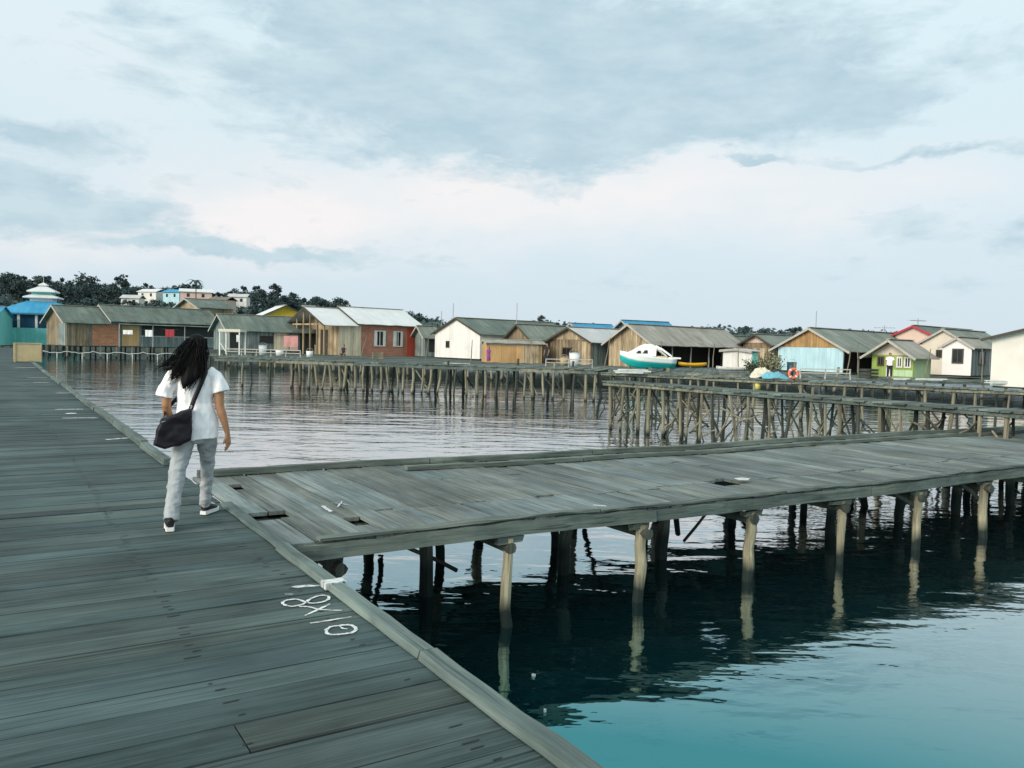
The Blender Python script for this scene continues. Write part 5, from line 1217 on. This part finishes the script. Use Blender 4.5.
def small_person(label, px, d, z, h, rot, top, bottom, squat=False, dress=False):
    root = thing('person', label, 'person', at(px, d, z), rot - PSI); k = h / 1.65; V = Vector; bm = BM(); dz = -.52 if squat else 0
    def T(p): return (p[0] * k, p[1] * k, (p[2] + (dz if p[2] > .5 else 0)) * k)
    tube(bm, [T(p) for p in ((0, 0, .86), (0, 0, 1.0), (0, .01, 1.2), (0, 0, 1.36), (0, 0, 1.42), (0, 0, 1.5))], [(.15 * k, .11 * k), (.13 * k, .09 * k), (.16 * k, .10 * k), (.15 * k, .08 * k), (.06 * k, .055 * k), (.05 * k, .05 * k)], 12)
    sphere(bm, T((0, .01, 1.56)), (.078 * k, .092 * k, .11 * k), 12, 10); sphere(bm, T((0, .10, 1.54)), (.015 * k, .02 * k, .02 * k), 6, 5)
    legs = []
    for s in (-1, 1):
        if squat: q = [(s * .10, 0, .86), (s * .17, .34, .90), (s * .13, .06, .08)]; q = [T(q[0]), T(q[1]), (q[2][0] * k, q[2][1] * k, q[2][2] * k)]
        else: q = [T((s * .09, 0, .86)), T((s * .10, .02 * s + .02, .47)), T((s * .10, -.04 * s, .06))]
        legs.append(q); tube(bm, q, [.085 * k, .06 * k, .04 * k], 10); f = V(q[2]); tube(bm, [f + V((0, -.03, -.02)) * k, f + V((0, .16, -.035)) * k], [.038 * k, .028 * k], 8)
        el = T((s * .25, .05 if not squat else .15, 1.1)); wr = T((s * .24, .12 if not squat else .38, .86)); tube(bm, [T((s * .17, 0, 1.36)), el, wr], [.045 * k, .036 * k, .026 * k], 9); hand(bm, wr, V((0, .25, -1)) if not squat else V((0, 1, -.4)), V((-s, 0, 0)), s, k)
    link('body', fuse(bm, .014, 'body', 3), M['skin'], root, True)
    bm = BM(); tube(bm, [T(p) for p in ((0, 0, .84), (0, 0, 1.0), (0, .01, 1.2), (0, 0, 1.37), (0, 0, 1.43))], [(.175 * k, .135 * k), (.155 * k, .115 * k), (.18 * k, .12 * k), (.165 * k, .095 * k), (.08 * k, .07 * k)], 12)
    for s in (-1, 1): tube(bm, [T((s * .15, 0, 1.36)), T((s * .225, .03, 1.2))], [.065 * k, .062 * k], 9)
    link('shirt', fuse(bm, .016, 'shirt', 3), M[top], root, True)
    bm = BM()
    if dress: tube(bm, [T((0, 0, .95)), T((0, .02, .3))], [(.15 * k, .12 * k), (.22 * k, .2 * k)], 14)
    else:
        tube(bm, [T((0, 0, .95)), T((0, 0, .78))], [(.16 * k, .12 * k), (.16 * k, .12 * k)], 12)
        for q in legs: tube(bm, [q[0], q[1], Vector(q[2]) + V((0, 0, .06 * k))], [.10 * k, .078 * k, .06 * k], 10)
    link('skirt' if dress else 'trousers', fuse(bm, .016, 'trousers', 3), M[bottom], root, True)
    bm = BM(); sphere(bm, T((0, -.018, 1.59)), (.09 * k, .095 * k, .105 * k), 12, 10)
    if dress: tube(bm, [T((0, -.07, 1.6)), T((0, -.10, 1.35))], [.07 * k, .03 * k], 9)
    link('hair', fuse(bm, .014, 'hair', 2), M['hair'], root, True)
M['purple'] = paint('purple_cloth', (.22, .05, .26), rough=.9); M['navy'] = paint('dark_navy_cloth', (.018, .024, .035), rough=.9); M['slate'] = paint('grey_cloth', (.16, .17, .18), rough=.9)
small_person('girl in purple clothes beside the right wall of the white gabled house', 488, 63, PZ + .02, 1.25, 2.6, 'purple', 'purple', dress=True)
small_person('man in dark clothes standing before the board walled house', 546.5, 60.5, PZ + .02, 1.62, 2.2, 'navy', 'navy')
small_person('person in a white top and dark trousers standing before the lime green house', 889, 51.5, PZ + .02, 1.55, 2.9, 'shirt', 'navy')
small_person('person in dark clothes squatting before the white roofed brick house', 343, 68, PZ + .02, 1.6, 2.9, 'navy', 'slate', squat=True)

# ------------------------------------------------------------------ loose poles and small white flecks on the water
for px, d, h in ((352, 70, 2.2), (360, 70, 1.9), (425, 68, 2.0), (470, 64, 1.8), (533, 60, 2.1), (556, 62, 1.7), (604, 60, 2.2), (662, 59, 2.0), (712, 58, 1.9), (738, 57, 1.6), (846, 54, 2.0), (858, 54, 2.2), (924, 51, 1.9), (982, 49, 2.0)):
    t = put('leaning_pole', 'thin bleached pole leaning before the house fronts', 'pole', px, d, PZ, random.uniform(-1, 1), 'poles leaning before the house fronts')
    bm = BM(); pole(bm, (0, 0, 0), (random.uniform(-.5, .5), random.uniform(.2, .5), h), .04, .03, 6, .03); obj('pole', bm, M['fpost'], t)
for lab, px, py, r in (('white fleck on the dark water, upper one beside the boardwalk corner', 534, 676, .016), ('tiny white fleck lowest on the dark water near the boardwalk edge', 545, 712, .010)):
    q = on(px, py, 0); bm = BM(); vs = [bm.verts.new((r * math.cos(a) * random.uniform(.5, 1.6), r * math.sin(a) * random.uniform(.5, 1.4), .008 + random.uniform(0, .02))) for a in (0, 1, 2.1, 3, 4.2, 5.3)]
    lo = [bm.verts.new((v.co.x, v.co.y, -.01)) for v in vs]; bm.faces.new(vs); bm.faces.new(lo[::-1])
    for i in range(6): bm.faces.new((vs[i], lo[i], lo[(i + 1) % 6], vs[(i + 1) % 6]))
    o = obj('white_fleck', bm, M['plank_white']); o.location = q; tag(o, lab, 'white_fleck')
